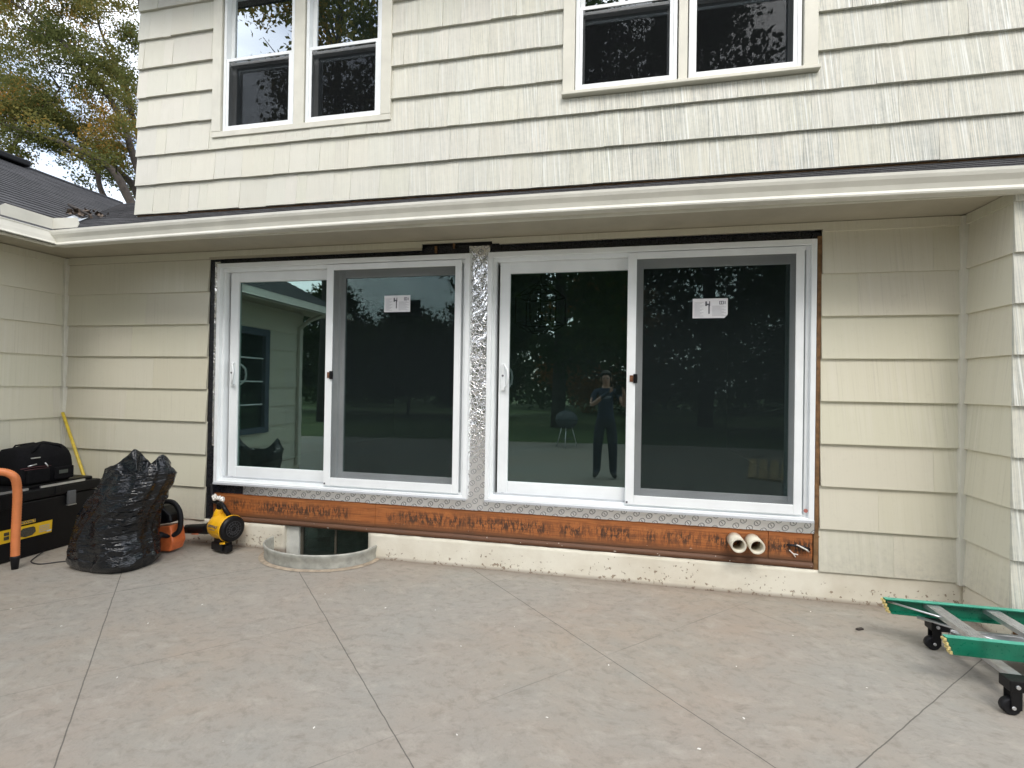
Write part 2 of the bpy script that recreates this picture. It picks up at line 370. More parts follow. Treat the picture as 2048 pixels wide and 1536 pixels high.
# ------------------------------------------------------------------ mesh helpers
def tag(o, label=None, cat=None, group=None, kind=None):
    for k, v in (('label', label), ('category', cat), ('group', group), ('kind', kind)):
        if v: o[k] = v
    return o
def empty(name, loc=(0, 0, 0), rz=0, **k):
    o = bpy.data.objects.new(name, None); COL.objects.link(o); o.location = loc; o.rotation_euler = (0, 0, rz); o.empty_display_size = .1
    return tag(o, **k)
class MB:
    def __init__(s): s.bm = bmesh.new(); s.c = s.bm.loops.layers.color.new('tint')
    def poly(s, pts, mi=0, tint=None):
        f = s.bm.faces.new([s.bm.verts.new(p) for p in pts]); f.material_index = mi
        if tint is not None:
            for l in f.loops: l[s.c] = (tint, tint, tint, 1) if isinstance(tint, (int, float)) else (*tint, 1)
        return f
    def box(s, x0, x1, y0, y1, z0, z1, mi=0, bev=0):
        if x0 > x1: x0, x1 = x1, x0
        if y0 > y1: y0, y1 = y1, y0
        if z0 > z1: z0, z1 = z1, z0
        r = bmesh.ops.create_cube(s.bm, size=1)
        for v in r['verts']: v.co = Vector(((x0+x1)/2 + v.co.x*(x1-x0), (y0+y1)/2 + v.co.y*(y1-y0), (z0+z1)/2 + v.co.z*(z1-z0)))
        fs = {f for v in r['verts'] for f in v.link_faces}
        for f in fs: f.material_index = mi
        if bev: bmesh.ops.bevel(s.bm, geom=list({e for f in fs for e in f.edges}), offset=bev, segments=2, affect='EDGES', profile=.6)
        return s
    def obox(s, center, axes, half, mi=0, bev=0):
        r = bmesh.ops.create_cube(s.bm, size=2); A = [Vector(a).normalized() for a in axes]; c = Vector(center)
        for v in r['verts']: v.co = c + A[0]*v.co.x*half[0] + A[1]*v.co.y*half[1] + A[2]*v.co.z*half[2]
        fs = {f for v in r['verts'] for f in v.link_faces}
        for f in fs: f.material_index = mi
        if bev: bmesh.ops.bevel(s.bm, geom=list({e for f in fs for e in f.edges}), offset=bev, segments=2, affect='EDGES', profile=.6)
        return s
    def prism(s, pts, fn, a, b, mi=0):
        """2-D outline pts, fn(u, v, w)->xyz, extruded between w=a and w=b"""
        n = len(pts); A = [s.bm.verts.new(fn(*p, a)) for p in pts]; B = [s.bm.verts.new(fn(*p, b)) for p in pts]
        fs = [s.bm.faces.new(A[::-1]), s.bm.faces.new(B)]
        for i in range(n): fs.append(s.bm.faces.new([A[i], A[(i+1) % n], B[(i+1) % n], B[i]]))
        for f in fs: f.material_index = mi
        return s
    def tube(s, pts, r, n=10, mi=0, cap=True, sq=1.0):
        pts = [Vector(p) for p in pts]; rs = r if isinstance(r, (list, tuple)) else [r]*len(pts)
        rings = []; up = Vector((0, 0, 1)); prev = None
        for i, p in enumerate(pts):
            d = (pts[min(i+1, len(pts)-1)] - pts[max(i-1, 0)]).normalized()
            a = d.cross(up) if prev is None else prev - d*prev.dot(d)
            if a.length < 1e-3: a = d.cross(Vector((1, 0, 0)))
            a.normalize(); prev = a; b = d.cross(a)
            rings.append([s.bm.verts.new(p + a*math.cos(t)*rs[i] + b*math.sin(t)*rs[i]*sq) for t in [2*math.pi*k/n for k in range(n)]])
        for A, B in zip(rings, rings[1:]):
            for k in range(n):
                f = s.bm.faces.new([A[k], A[(k+1) % n], B[(k+1) % n], B[k]]); f.material_index = mi; f.smooth = True
        if cap:
            for q in (rings[0][::-1], rings[-1]): s.bm.faces.new(q).material_index = mi
        return s
    def pipe(s, p0, p1, ro, ri, n=24, mi=0):
        p0, p1 = Vector(p0), Vector(p1); d = (p1-p0).normalized(); a = d.cross(Vector((0, 0, 1)))
        if a.length < 1e-3: a = Vector((1, 0, 0))
        a.normalize(); b = d.cross(a); R4 = []
        for p, r in ((p0, ro), (p1, ro), (p1, ri), (p0, ri)):
            R4.append([s.bm.verts.new(p + a*math.cos(t)*r + b*math.sin(t)*r) for t in [2*math.pi*k/n for k in range(n)]])
        for j in range(4):
            A, B = R4[j], R4[(j+1) % 4]
            for k in range(n):
                f = s.bm.faces.new([A[k], A[(k+1) % n], B[(k+1) % n], B[k]]); f.material_index = mi; f.smooth = j in (0, 2)
        return s
    def grid(s, rows, mi=0, smooth=True, wrap=False):
        V = [[s.bm.verts.new(p) for p in r] for r in rows]
        for A, B in zip(V, V[1:]):
            n = len(A)
            for k in range(n if wrap else n-1):
                f = s.bm.faces.new([A[k], A[(k+1) % n], B[(k+1) % n], B[k]]); f.material_index = mi; f.smooth = smooth
        return V
    def build(s, name, mat, parent=None, bevel=0, smooth=False):
        me = bpy.data.meshes.new(name); s.bm.normal_update()
        bmesh.ops.recalc_face_normals(s.bm, faces=s.bm.faces)
        s.bm.to_mesh(me); s.bm.free()
        for q in (mat if isinstance(mat, (list, tuple)) else [mat]): me.materials.append(q)
        if smooth:
            for p in me.polygons: p.use_smooth = True
        o = bpy.data.objects.new(name, me); COL.objects.link(o)
        if parent: o.parent = parent; o.matrix_parent_inverse = Matrix.Identity(4)
        if bevel:
            md = o.modifiers.new('bevel', 'BEVEL'); md.width = bevel; md.segments = 2; md.limit_method = 'ANGLE'; md.harden_normals = False
        return o
def text_mesh(body, size, mat, name, parent, mw, bold=0, ext=.001, xs=1):
    cu = bpy.data.curves.new('t', 'FONT'); cu.body = body; cu.size = size; cu.extrude = ext; cu.offset = bold; cu.align_x = 'CENTER'; cu.align_y = 'CENTER'
    o = bpy.data.objects.new('t', cu); COL.objects.link(o); bpy.context.view_layer.update()
    me = bpy.data.meshes.new_from_object(o.evaluated_get(bpy.context.evaluated_depsgraph_get()))
    bpy.data.objects.remove(o); bpy.data.curves.remove(cu)
    me.transform(mw @ Matrix.Diagonal((xs, 1, 1, 1))); me.materials.clear(); me.materials.append(mat); me.name = name
    r = bpy.data.objects.new(name, me); COL.objects.link(r); r.parent = parent; return r
def frame_m(origin, xa, ya):
    x = Vector(xa).normalized(); y = Vector(ya).normalized(); z = x.cross(y)
    q = Matrix((x, y, z)).transposed().to_4x4(); q.translation = origin; return q

# ------------------------------------------------------------------ ground
WX0, WX1 = -1.784, 5.91         # left wing wall plane, right return plane
def patio():
    s = MB(); bm = s.bm
    out = [(-1.82, .35), (-1.82, -3.75), (-6, -3.75), (-6, -8.6)]
    out += [(-3, -8.9), (0, -9.2), (3, -9.6), (6, -9.9), (9, -9.7), (14, -9.0), (14, .35)]
    well = [(1.12+.495*math.cos(t), -.005-.375*math.sin(t)) for t in [math.pi*k/24 for k in range(25)]]
    well += [(.625, .06), (1.615, .06)]
    es = []
    for loop in (out, well):
        vs = [bm.verts.new((x, y, 0)) for x, y in loop]
        es += [bm.edges.new((vs[i], vs[(i+1) % len(vs)])) for i in range(len(vs))]
    bmesh.ops.triangle_fill(bm, use_beauty=True, use_dissolve=False, edges=es)
    r = bmesh.ops.extrude_face_region(bm, geom=list(bm.faces))
    for v in [g for g in r['geom'] if isinstance(g, bmesh.types.BMVert)]: v.co.z = -.1
    o = s.build('patio', M['patio']); tag(o, 'diagonally scored grey brown stamped concrete patio', kind='structure')
    return o
patio()
s = MB()
ring = [(-200, -200), (200, -200), (200, 200), (-200, 200)]
s.poly([(x, y, -.06) for x, y in [(-200, -8.4), (-200, -200), (200, -200), (200, -8.4)]])
s.poly([(x, y, -.12) for x, y in [(-200, 200), (-200, -8.4), (.5, -8.4), (.5, 200)]])
s.poly([(x, y, -.12) for x, y in [(1.7, 200), (1.7, -8.4), (200, -8.4), (200, 200)]])
s.poly([(x, y, -.12) for x, y in [(.5, -.5), (.5, -8.4), (1.7, -8.4), (1.7, -.5)]])
s.poly([(x, y, -.12) for x, y in [(.5, 200), (.5, .3), (1.7, .3), (1.7, 200)]])
tag(s.build('lawn', M['grass']), 'green lawn around the patio', kind='structure')

# ------------------------------------------------------------------ the house
H = empty('house', (0, 0, 0), label='cream two storey shingle sided house with two new sliding doors', cat='house')
E0, Z7 = .3017, .215
def subtract(rects, hole):
    out = []
    hx0, hx1, hz0, hz1 = hole
    for (a0, a1, b0, b1) in rects:
        if a1 <= hx0 or a0 >= hx1 or b1 <= hz0 or b0 >= hz1: out.append((a0, a1, b0, b1)); continue
        if a0 < hx0: out.append((a0, hx0, b0, b1))
        if a1 > hx1: out.append((hx1, a1, b0, b1))
        x0, x1 = max(a0, hx0), min(a1, hx1)
        if b0 < hz0: out.append((x0, x1, b0, hz0))
        if b1 > hz1: out.append((x0, x1, hz1, b1))
    return [q for q in out if q[1]-q[0] > .003 and q[3]-q[2] > .004]
def siding(name, axis, plane, nrm, a0, a1, z0, ztop, mat, holes=(), wr=(.5, 1.2), thick=.018, gap=.001, jit=0, var=.03, edge=None, seed=1, courses=None):
    rnd = random.Random(seed); s = MB(); k = 0; z = z0
    while z < ztop - .01:
        z1 = min(z + E0, ztop); a = a0 - rnd.random()*wr[0]*.6
        while a < a1:
            wd = rnd.uniform(*wr); b0 = max(a, a0); b1 = min(a+wd-gap, a1); dz = rnd.uniform(-jit, jit); t = thick*rnd.uniform(.9, 1.12)
            if jit and rnd.random() < .12: dz -= rnd.uniform(0, .006)
            tb_ = 1-rnd.random()*var; tint = (tb_*(1-rnd.random()*.008), tb_, tb_*(1-rnd.random()*.02))
            if b1 - b0 > .01:
                rects = [(b0, b1, z+dz, z1)]
                for h in holes: rects = subtract(rects, h)
                for (p0, p1, q0, q1) in rects:
                    def off(zz): 
                        return .002 + t*(1-(zz-z)/E0) if z1-z > .02 else .004
                    def P(u, zz, o):
                        return (u, plane + nrm*o, zz) if axis == 'x' else (plane + nrm*o, u, zz)
                    e0 = e1 = 0
                    if edge and abs(p1-edge[0]) < .002 and edge[1] < 0: e1 = rnd.uniform(0, .012)
                    if edge and len(edge) > 2 and abs(p0-edge[2]) < .002: e0 = rnd.uniform(-.002, .010)
                    o0, o1 = off(q0), off(q1)
                    F = [P(p0+e0, q0, o0), P(p1-e1, q0, o0), P(p1-e1*.2, q1, o1), P(p0+e0*.3, q1, o1)]
                    Bk = [P(p0+e0, q0, -.004), P(p1-e1, q0, -.004), P(p1-e1*.2, q1, -.004), P(p0+e0*.3, q1, -.004)]
                    s.poly(F, 0, tint)
                    for i in range(4): s.poly([F[i], F[(i+1) % 4], Bk[(i+1) % 4], Bk[i]], 0, (.6*tint[0], .6*tint[1], .6*tint[2]) if i == 0 and False else tint)
            a += wd
        z += E0; k += 1
    o = s.build(name, mat, H)
    return o
DOORHOLE = (-.10, 5.03, -1, 2.645)
# wall sheathing cores (solid bodies behind the siding)
s = MB()
for q in ((WX0-.2, -.10, .004, .16, .0, 2.72), (5.03, 6.1, .004, .16, 0, 2.72), (-.10, 1.97, .004, .16, 2.66, 2.72), (2.70, 5.03, .004, .16, 2.66, 2.72)):
    s = MB(); s.box(*q); s.build('wall_core', M['dark'], H)
s = MB()      # black membrane lining the rough opening
s.box(-.10, .012, .006, .10, .22, 2.63); s.box(4.975, 5.03, .012, .10, .45, 2.63); s.box(-.0, 5.0, .02, .11, 2.575, 2.66)
s.build('opening_membrane', M['membrane'], H)
HOLE2 = (1.99, 2.60, 2.4, 2.675)
siding('siding_wall', 'x', 0, -1, WX0+.02, 5.91, Z7, 2.695, M['siding_low'], holes=[DOORHOLE, HOLE2, (2.6, 2.66, 2.4, 2.655)], wr=(.7, 1.5), edge=(-.10, -1, 5.03), seed=3)
siding('siding_wall', 'y', WX0, 1, -3.7, -.02, Z7, 2.695, M['siding_low'], holes=[(-2.86, -.95, .72, 2.32)], wr=(.7, 1.5), seed=5)
siding('siding_wall', 'y', WX1, -1, -.45, -.02, Z7, 2.695, M['siding_low'], wr=(.3, .8), seed=6)
siding('siding_wall', 'x', -.45, -1, WX1-.019, 10.5, Z7, 2.695, M['siding_up'], wr=(.12, .4), seed=8)
s = MB()
s.bm.free()
for q in ((WX1+.005, 10.5, -.445, .0, 0.0, 2.72), (WX0-.16, WX0-.005, -3.69, -2.86, .0, 2.72), (WX0-.16, WX0-.005, -.95, .0, .0, 2.72), (WX0-.16, WX0-.005, -2.86, -.95, .0, .72), (WX0-.16, WX0-.005, -2.86, -.95, 2.32, 2.72), (-6.5, WX0-.16, -3.69, -3.53, .0, 2.72)):
    s = MB(); s.box(*q); s.build('wall_core', M['ply'], H)
siding('siding_wall', 'x', -3.692, -1, -6.5, WX0+.018, Z7, 2.695, M['siding_low'], seed=9)
# hole above the mull: dark cavity with framing
s = MB(); s.box(1.97, 2.70, .03, .12, 2.58, 2.70); s.build('wall_cavity', M['dark'], H)
for q in ((2.10, 2.118, .0, .029, 2.60, 2.655), (2.26, 2.272, -.002, .029, 2.63, 2.672)):
    s = MB(); s.box(*q); s.build('splinter', M['ply'], H)
# corner trims
s = MB()
s.box(WX0, WX0+.042, -.042, -.0, .2, 2.69); s.build('corner_trim', M['trim'], H, bevel=.004)
s = MB(); s.box(WX1-.04, WX1, -.04, 0, .2, 2.69); s.build('corner_trim', M['trim'], H, bevel=.004)
# exposed plywood edge at the right of the opening
s = MB(); s.prism([(5.0, .20), (5.045, .19), (5.03, .30), (5.034, .46), (4.998, .47)], lambda a, b, w: (a, w, b), -.006, .02); s.build('sheathing_edge', M['ply'], H)
s = MB(); s.box(5.004, 5.03, -.003, .02, .46, 2.60); s.build('sheathing_edge', M['ply'], H)
# frieze between soffit and opening
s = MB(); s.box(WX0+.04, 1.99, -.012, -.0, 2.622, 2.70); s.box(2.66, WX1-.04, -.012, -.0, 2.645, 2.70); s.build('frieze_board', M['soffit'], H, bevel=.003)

# foundation
def rough_box(s, x0, x1, yf, yb, z0, z1, step=.03, amp=.004):
    nx = max(2, int((x1-x0)/step)); nz = max(2, int((z1-z0)/step))
    rows = []
    for j in range(nz+1):
        z = z0+(z1-z0)*j/nz
        rows.append([(x0+(x1-x0)*i/nx, yf - amp*(noise.noise(Vector((i*.37, j*.37, x0)))), z + (amp*1.2*noise.noise(Vector((i*.5, 3, x0))) if j == nz else 0)) for i in range(nx+1)])
    V = s.grid(rows)
    top = [s.bm.verts.new((v.co.x, yb, z1)) for v in V[-1]]
    for i in range(nx): s.bm.faces.new([V[-1][i], V[-1][i+1], top[i+1], top[i]])
    for side in (0, -1):
        col = [r[side] for r in V]; xx = col[0].co.x
        b = [s.bm.verts.new((xx, yb, v.co.z)) for v in col]
        for i in range(nz): s.bm.faces.new([col[i], col[i+1], b[i+1], b[i]])
s = MB()
rough_box(s, WX0, .735, -.008, .15, -.45, .222)
rough_box(s, 1.545, 5.915, -.008, .15, -.45, .222)
rough_box(s, WX1+.002, 10.5, -.44, .0, -.2, .212)
rough_box(s, .72, 1.56, .10, .25, -.5, -.25)
s.box(WX1, WX1+.01, -.44, -.0, -.1, .2)
s.box(WX0-.15, WX0-.002, -3.68, 0, -.1, .2)
s.build('foundation', M['foundation'], H)
s = MB()      # white painted reveal beside the basement window
s.box(.735, .86, .02, .15, -.45, .25); s.build('basement_reveal', plain('reveal_paint', (.62, .62, .56), .6, var=.15), H)
bw = MB(); bw.box(.861, .885, .04, .07, -.26, .25); bw.box(1.52, 1.545, .04, .07, -.26, .25); bw.box(.885, 1.52, .04, .07, .225, .25); bw.box(.885, 1.52, .04, .07, -.26, -.22); bw.box(1.195, 1.212, .045, .072, -.22, .225)
bwo = bw.build('basement_window', plain('bronze_frame', (.09, .08, .06), .4), H)
g = MB(); g.box(.885, 1.52, .055, .061, -.22, .225); g.build('pane', M['glass'], bwo)
s = MB(); s.box(.86, 1.56, .3, .32, -.5, .3); s.box(.5, 1.7, -.5, .3, -.52, -.5); s.build('basement_room', M['dark'], H)
# rim joist
s = MB()
s.box(-.02, 1.6, .0, .04, .268, .5); s.box(1.6015, 4.70, .0005, .04, .268, .5); s.box(4.703, 4.993, .0, .04, .268, .5)
s.build('rim_joist', M['rim'], H, bevel=.003)
s = MB()
rows = []
for j, (y, z) in enumerate([(.03, .218), (-.004, .220), (-.016, .232), (-.016, .248), (-.006, .262), (.01, .270)]):
    rows.append([(-.02 + 5.015*i/120, y + .003*noise.noise(Vector((i*.3, j, 0))), z+.003*noise.noise(Vector((i*.21, j, 4)))) for i in range(121)])
s.grid(rows); s.build('sill_plate', M['rim'], H)
# small paint crumbs
# conduit stubs
for x in (4.47, 4.592):
    s = MB(); s.pipe((x+.0, .02, .392), (x+.004, -.13, .384), .052, .042); o = s.build('pipe', M['pvc'], H)
    s = MB(); s.tube([(x, .019, .392), (x, .017, .392)], .037, 20); s.build('pipe_hole', M['dark'], o)
s = MB(); s.tube([(4.97, -.004, .36), (4.93, -.02, .375), (4.88, -.02, .385), (4.82, -.008, .382)], [.012, .012, .01, .006], 8)
s.build('cable', M['membrane'], H)
s = MB(); s.tube([(4.965, -.012, .345), (4.945, -.03, .362), (4.90, -.03, .385), (4.88, -.028, .392)], [.005, .006, .005, .004], 6)
s.tube([(4.84, -.005, .345), (4.865, -.012, .322), (4.88, -.01, .30)], .004, 6); s.tube([(4.865, -.012, .322), (4.895, -.01, .318)], .004, 6)
s.build('wire_end', M['white_tape'], H)
# window well
s = MB(); rows = []
for j, (z, rr) in enumerate([(-.42, 0), (.112, 0), (.121, .006), (.121, .016), (.112, .02), (.09, .014), (.07, .012), (.05, .006), (.025, .012), (-.05, .006)]):
    rows.append([(1.12+(.49+rr)*math.cos(t), -.006-(.37+rr)*math.sin(t)**.9 if math.sin(t) > 0 else -.006, z + .0) for t in [math.pi*k/40 for k in range(41)]])
s.grid(rows)
s.build('window_well', M['galv'], H)
s = MB()
for k in range(41):
    pass
rows = [[(1.12+(rr-.02)*math.cos(t), -.006-rr*.76*max(0, math.sin(t))**.9, z) for t in [math.pi*k/40 for k in range(41)]] for rr, z in ((.515, .012), (.535, .010), (.56, .0035))]
s.grid(rows); s.build('mortar_fillet', plain('mortar', (.33, .27, .2), .9, var=.3, scale=20, bump=.6), H)
s = MB(); s.box(.5, 1.7, -.45, .1, -.47, -.42); s.build('well_gravel', M['gravel'], H)

# foil tape
def crinkle(s, x0, x1, z0, z1, y, nx, nz, amp=.003, sd=0):
    rows = [[(x0+(x1-x0)*i/nx, y-amp-amp*noise.noise(Vector((i*.9+sd, j*.9, sd)))-(.0), z0+(z1-z0)*j/nz + (.004*noise.noise(Vector((i*.4, sd, 1))) if j in (0, nz) else 0)) for i in range(nx+1)] for j in range(nz+1)]
    s.grid(rows)
s = MB(); crinkle(s, 2.405, 2.58, .50, 2.64, .0, 10, 110, .004, 2.2)
s.build('flashing_tape', M['foil'], H)
s = MB(); crinkle(s, .30, 5.0, .474, .57, -.006, 240, 5, .0025, 5.1); s.build('flashing_tape', M['foil'], H)
s = MB(); crinkle(s, -.045, .012, .9, 2.60, -.0005, 5, 90, .003, 8.1); s.build('flashing_tape', M['foil'], H)
s = MB(); crinkle(s, -.03, .42, .474, .57, -.003, 20, 5, .002, 9.1); s.build('membrane_strip', M['membrane'], H)

# ------------------------------------------------------------------ sliding doors
ZB, ZT = .561, 2.572
def rect_frame(s, x0, x1, z0, z1, l, r, b, t, y0, y1):
    """butted frame: stiles full height, rails between"""
    s.box(x0, x0+l, y0, y1, z0, z1); s.box(x1-r, x1, y0, y1, z0, z1)
    s.box(x0+l, x1-r, y0, y1, z0, z0+b); s.box(x0+l, x1-r, y0, y1, z1-t, z1)
def sliding_door(X):
    s = MB(); W = 2.41
    # nail fin, brickmould-less outer frame, sill
    s.box(X-.025, X+W+.025, -.005, .0, ZB-.0, ZT+.03)
    for hx0, hx1, hz0, hz1 in []: pass
    o = MB()
    rect_frame(o, X, X+W, ZB, ZT, .035, .035, .03, .04, -.045, .115)
    rect_frame(o, X+.035, X+W-.035, ZB+.03, ZT-.04, .025, .025, .02, .03, -.012, .115)
    o.box(X-.004, X-.0, -.004, .001, ZB, ZT+.012); o.box(X+W, X+W+.012, -.004, .001, ZB, ZT+.012); o.box(X, X+W, -.004, .001, ZT, ZT+.012)
    d = o.build('sliding_door', M['vinyl'], H, bevel=.003)
    # sill nose and track
    t = MB(); t.box(X, X+W, -.052, -.0455, ZB-.004, ZB+.014); t.box(X+.06, X+W-.06, .005, .011, ZB+.05, ZB+.066); t.build('sill_track', M['vinyl_dim'], d, bevel=.002)
    s.bm.free()
    # operable left panel, recessed
    a = MB(); rect_frame(a, X+.085, X+1.19, ZB+.051, ZT-.07, .085, .08, .105, .09, .03, .072); a.build('panel_frame', M['vinyl'], d, bevel=.004)
    g = MB(); g.box(X+.17, X+1.11, .049, .053, ZB+.156, ZT-.16); g.build('glass', M['glass'], d)
    # fixed right panel
    a = MB(); rect_frame(a, X+1.13, X+W-.06, ZB+.051, ZT-.07, .095, .075, .10, .075, .0735, .112); a.build('panel_frame', M['vinyl'], d, bevel=.004)
    g = MB(); g.box(X+1.225, X+W-.135, .088, .092, ZB+.151, ZT-.145); g.build('glass', M['glass'], d)
    # sliding screen, outermost
    a = MB(); rect_frame(a, X+1.105, X+W-.075, ZB+.045, ZT-.045, .065, .055, .07, .05, -.030, -.014); so_ = a.build('screen_frame', M['vinyl'], d, bevel=.003)
    g = MB(); g.box(X+1.17, X+W-.13, -.0225, -.0215, ZB+.115, ZT-.095); g.build('screen_mesh', M['screen'], d)
    # pull handle
    h = MB(); hx = X+.128; hz = 1.565
    h.box(hx-.018, hx+.018, .012, .0295, hz-.11, hz+.11, bev=.006)
    h.tube([(hx+.012, .02, hz-.10), (hx+.022, -.012, hz-.085), (hx+.045, -.028, hz-.05), (hx+.05, -.032, hz), (hx+.045, -.028, hz+.05), (hx+.022, -.012, hz+.085), (hx+.012, .02, hz+.10)], .008, 10)
    h.build('handle', M['vinyl'], d)
    k = MB(); k.tube([(hx-.004, .0115, hz+.012), (hx-.004, .007, hz+.012)], .008, 12); k.build('lock_cylinder', M['ink'], d)
    # screen latch
    k = MB(); k.box(X+1.155, X+1.185, -.045, -.0305, 1.53, 1.60, bev=.003); k.build('latch', M['black'], d)
    k = MB(); k.box(X+1.128, X+1.1545, -.036, -.0305, 1.54, 1.59, bev=.002); k.build('latch_plate', M['brown_latch'], d)
    for q in ((X+.12, X+.145, .0292, .0298, ZB+.056, ZB+.063), (X+1.112, X+1.126, -.0325, -.0302, ZB+.055, ZB+.069)):
        k = MB(); k.box(*q); k.build('weep_slot', M['ink'], d)
    return d
D1 = sliding_door(0.014); D2 = sliding_door(2.576)
k = MB(); k.tube([(4.935, -.0305, .64), (4.935, -.034, .64)], .014, 14); k.build('red_plug', plain('red_plug', (.45, .16, .13), .5), D2)
for (d, x0, x1, z0, z1, torn) in ((D1, 1.665, 1.90, 2.105, 2.245, 0), (D2, 4.155, 4.40, 2.02, 2.165, 1)):
    y = -.0240
    s = MB(); c = .022 if torn else 0
    s.poly([(x0, y, z0), (x1-c, y, z0), (x1, y, z0+c*1.2), (x1, y, z1), (x0, y, z1)])
    st = s.build('label_sticker', M['paper'], d)
    W_, H_ = x1-x0, z1-z0
    s = MB(); yy = y-.0006
    def bar(u0, u1, v0, v1): s.poly([(x0+u0*W_, yy, z0+v0*H_), (x0+u1*W_, yy, z0+v0*H_), (x0+u1*W_, yy, z0+v1*H_), (x0+u0*W_, yy, z0+v1*H_)])
    bar(.36, .50, .66, .74); bar(.36, .41, .62, .86); bar(.45, .49, .22, .70); bar(.47, .50, .62, .86)
    s.build('label_print', M['ink'], st); s = MB()
    for q in range(4): bar(.76+.05*q, .785+.05*q, .70, .86)
    bar(.76, .88, .84, .87); bar(.76, .88, .69, .72)
    s.build('label_print', M['ink'], st)
    s = MB()
    for q in range(11): bar(.56, .95 - .06*(q % 3), .10+.05*q, .122+.05*q)
    s.build('label_print', M['ink_light'], st); s = MB()
    for q in range(13): bar(.05, .31 - .05*((q*2) % 3), .10+.058*q, .122+.058*q)
    s.build('label_print', M['ink_light'], st)

# ------------------------------------------------------------------ upper storey
YU = .30
ULX = -1.30
holesU = [(-.375, 1.545, 3.918, 5.50), (3.12, 5.085, 3.945, 5.50)]
UZ0 = 3.5059 - E0 - .0
siding('siding_wall', 'x', YU, -1, ULX, 10.5, UZ0, 5.78, M['siding_up'], holes=holesU, wr=(.09, .30), thick=.024, gap=.0015, jit=.0025, var=.03, seed=21)
s = MB(); s.box(ULX+.01, -.375, YU+.004, YU+.15, 2.9, 5.8); s.box(1.545, 3.12, YU+.004, YU+.15, 2.9, 5.8); s.box(5.085, 10.5, YU+.004, YU+.15, 2.9, 5.8)
s.box(-.375, 1.545, YU+.004, YU+.15, 2.9, 3.918); s.box(3.12, 5.085, YU+.004, YU+.15, 2.9, 3.945)
s.box(-.375, 1.545, YU+.004, YU+.15, 5.5, 5.8); s.box(3.12, 5.085, YU+.004, YU+.15, 5.5, 5.8)
s.box(ULX+.01, ULX+.15, YU+.15, 7, 2.9, 5.8)
s.build('wall_core', M['ply'], H)
s = MB(); s.box(ULX+.002, ULX+.0095, YU, 7, 2.9, 5.8); s.build('siding_wall', M['siding_up'], H)
def casing(x0, x1, xm0, xm1, sill):
    s = MB(); z0, z1 = (3.945 if sill else 3.918), 5.50; y0, y1 = YU-.034, YU+.05
    wl = .10
    s.box(x0, x0+wl, y0, y1, z0+.055, z1); s.box(x1-wl, x1, y0, y1, z0+.055, z1); s.box(xm0, xm1, y0+.008, y1, z0+.055, z1-.09); s.box(x0+wl, x1-wl, y0, y1, z1-.09, z1)
    if sill: s.prism([(y0-.03, z0+.012), (y0-.03, z0+.04), (y1, z0+.055), (y1, z0)], lambda a, b, w: (w, a, b), x0-.005, x1+.01)
    else: s.box(x0, x1, y0+.002, y1, z0, z0+.055)
    s.build('window_casing', M['trim'], H, bevel=.004)
casing(-.375, 1.545, .535, .645, False); casing(3.12, 5.085, 4.06, 4.13, True)
def hung_window(x0, x1):
    z0, z1, zr = (3.978, 5.405, 4.682) if x0 < 2 else (4.005, 5.405, 4.70)
    o = MB(); rect_frame(o, x0, x1, z0, z1, .03, .03, .022, .03, YU-.012, YU+.10)
    wdo = o.build('window', M['vinyl'], H, bevel=.003)
    a = MB(); rect_frame(a, x0+.031, x1-.031, zr-.02, z1-.031, .04, .04, .03, .04, YU+.045, YU+.075); a.build('sash', M['vinyl'], wdo, bevel=.003)
    g = MB(); g.box(x0+.072, x1-.072, YU+.058, YU+.062, zr+.011, z1-.072); g.build('pane', M['glass_up'], wdo)
    a = MB(); rect_frame(a, x0+.031, x1-.031, z0+.023, zr+.012, .04, .04, .045, .035, YU+.076, YU+.1); a.build('sash', M['vinyl'], wdo, bevel=.003)
    g = MB(); g.box(x0+.072, x1-.072, YU+.088, YU+.092, z0+.069, zr-.025); g.build('pane', M['glass_up'], wdo)
    a = MB(); rect_frame(a, x0+.031, x1-.031, z0+.023, zr+.018, .028, .028, .028, .03, YU-.008, YU+.004); a.build('screen_frame', M['vinyl'], wdo, bevel=.002)
    g = MB(); g.box(x0+.059, x1-.059, YU-.003, YU-.002, z0+.052, zr-.013); g.build('screen_mesh', M['screen_up'], wdo)
for x0, x1 in ((-.265, .525), (.655, 1.435), (3.225, 4.05), (4.14, 4.975)): hung_window(x0, x1)
# upper eave
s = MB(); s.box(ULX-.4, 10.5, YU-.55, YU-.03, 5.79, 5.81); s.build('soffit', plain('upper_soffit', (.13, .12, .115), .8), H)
s = MB(); s.prism([(YU-.60, 5.81), (YU-.60, 5.93), (YU+3.7, 7.9), (YU+3.7, 7.7), (YU, 5.812)], lambda a, b, w: (w, a, b), ULX-.45, 10.5); s.build('roof', M['shingle_y'], H)

# rooms behind the glass
s = MB()
for (x0, x1, y0, y1, z0, z1) in ((-.6, 5.4, .17, 5.0, .52, 2.95), (-1.1, 5.9, .46, 3.5, 3.3, 5.7)):
    s.poly([(x0, y1, z0), (x1, y1, z0), (x1, y1, z1), (x0, y1, z1)]); s.poly([(x0, y0, z0), (x0, y1, z0), (x0, y1, z1), (x0, y0, z1)])
    s.poly([(x1, y0, z0), (x1, y1, z0), (x1, y1, z1), (x1, y0, z1)]); s.poly([(x0, y0, z1), (x1, y0, z1), (x1, y1, z1), (x0, y1, z1)])
s.build('room_wall', M['room'], H)
s = MB(); s.poly([(-.6, .12, .52), (5.4, .12, .52), (5.4, 5, .52), (-.6, 5, .52)]); s.poly([(-1.1, .46, 3.3), (5.9, .46, 3.3), (5.9, 3.5, 3.3), (-1.1, 3.5, 3.3)]); s.build('room_floor', M['room_floor'], H)

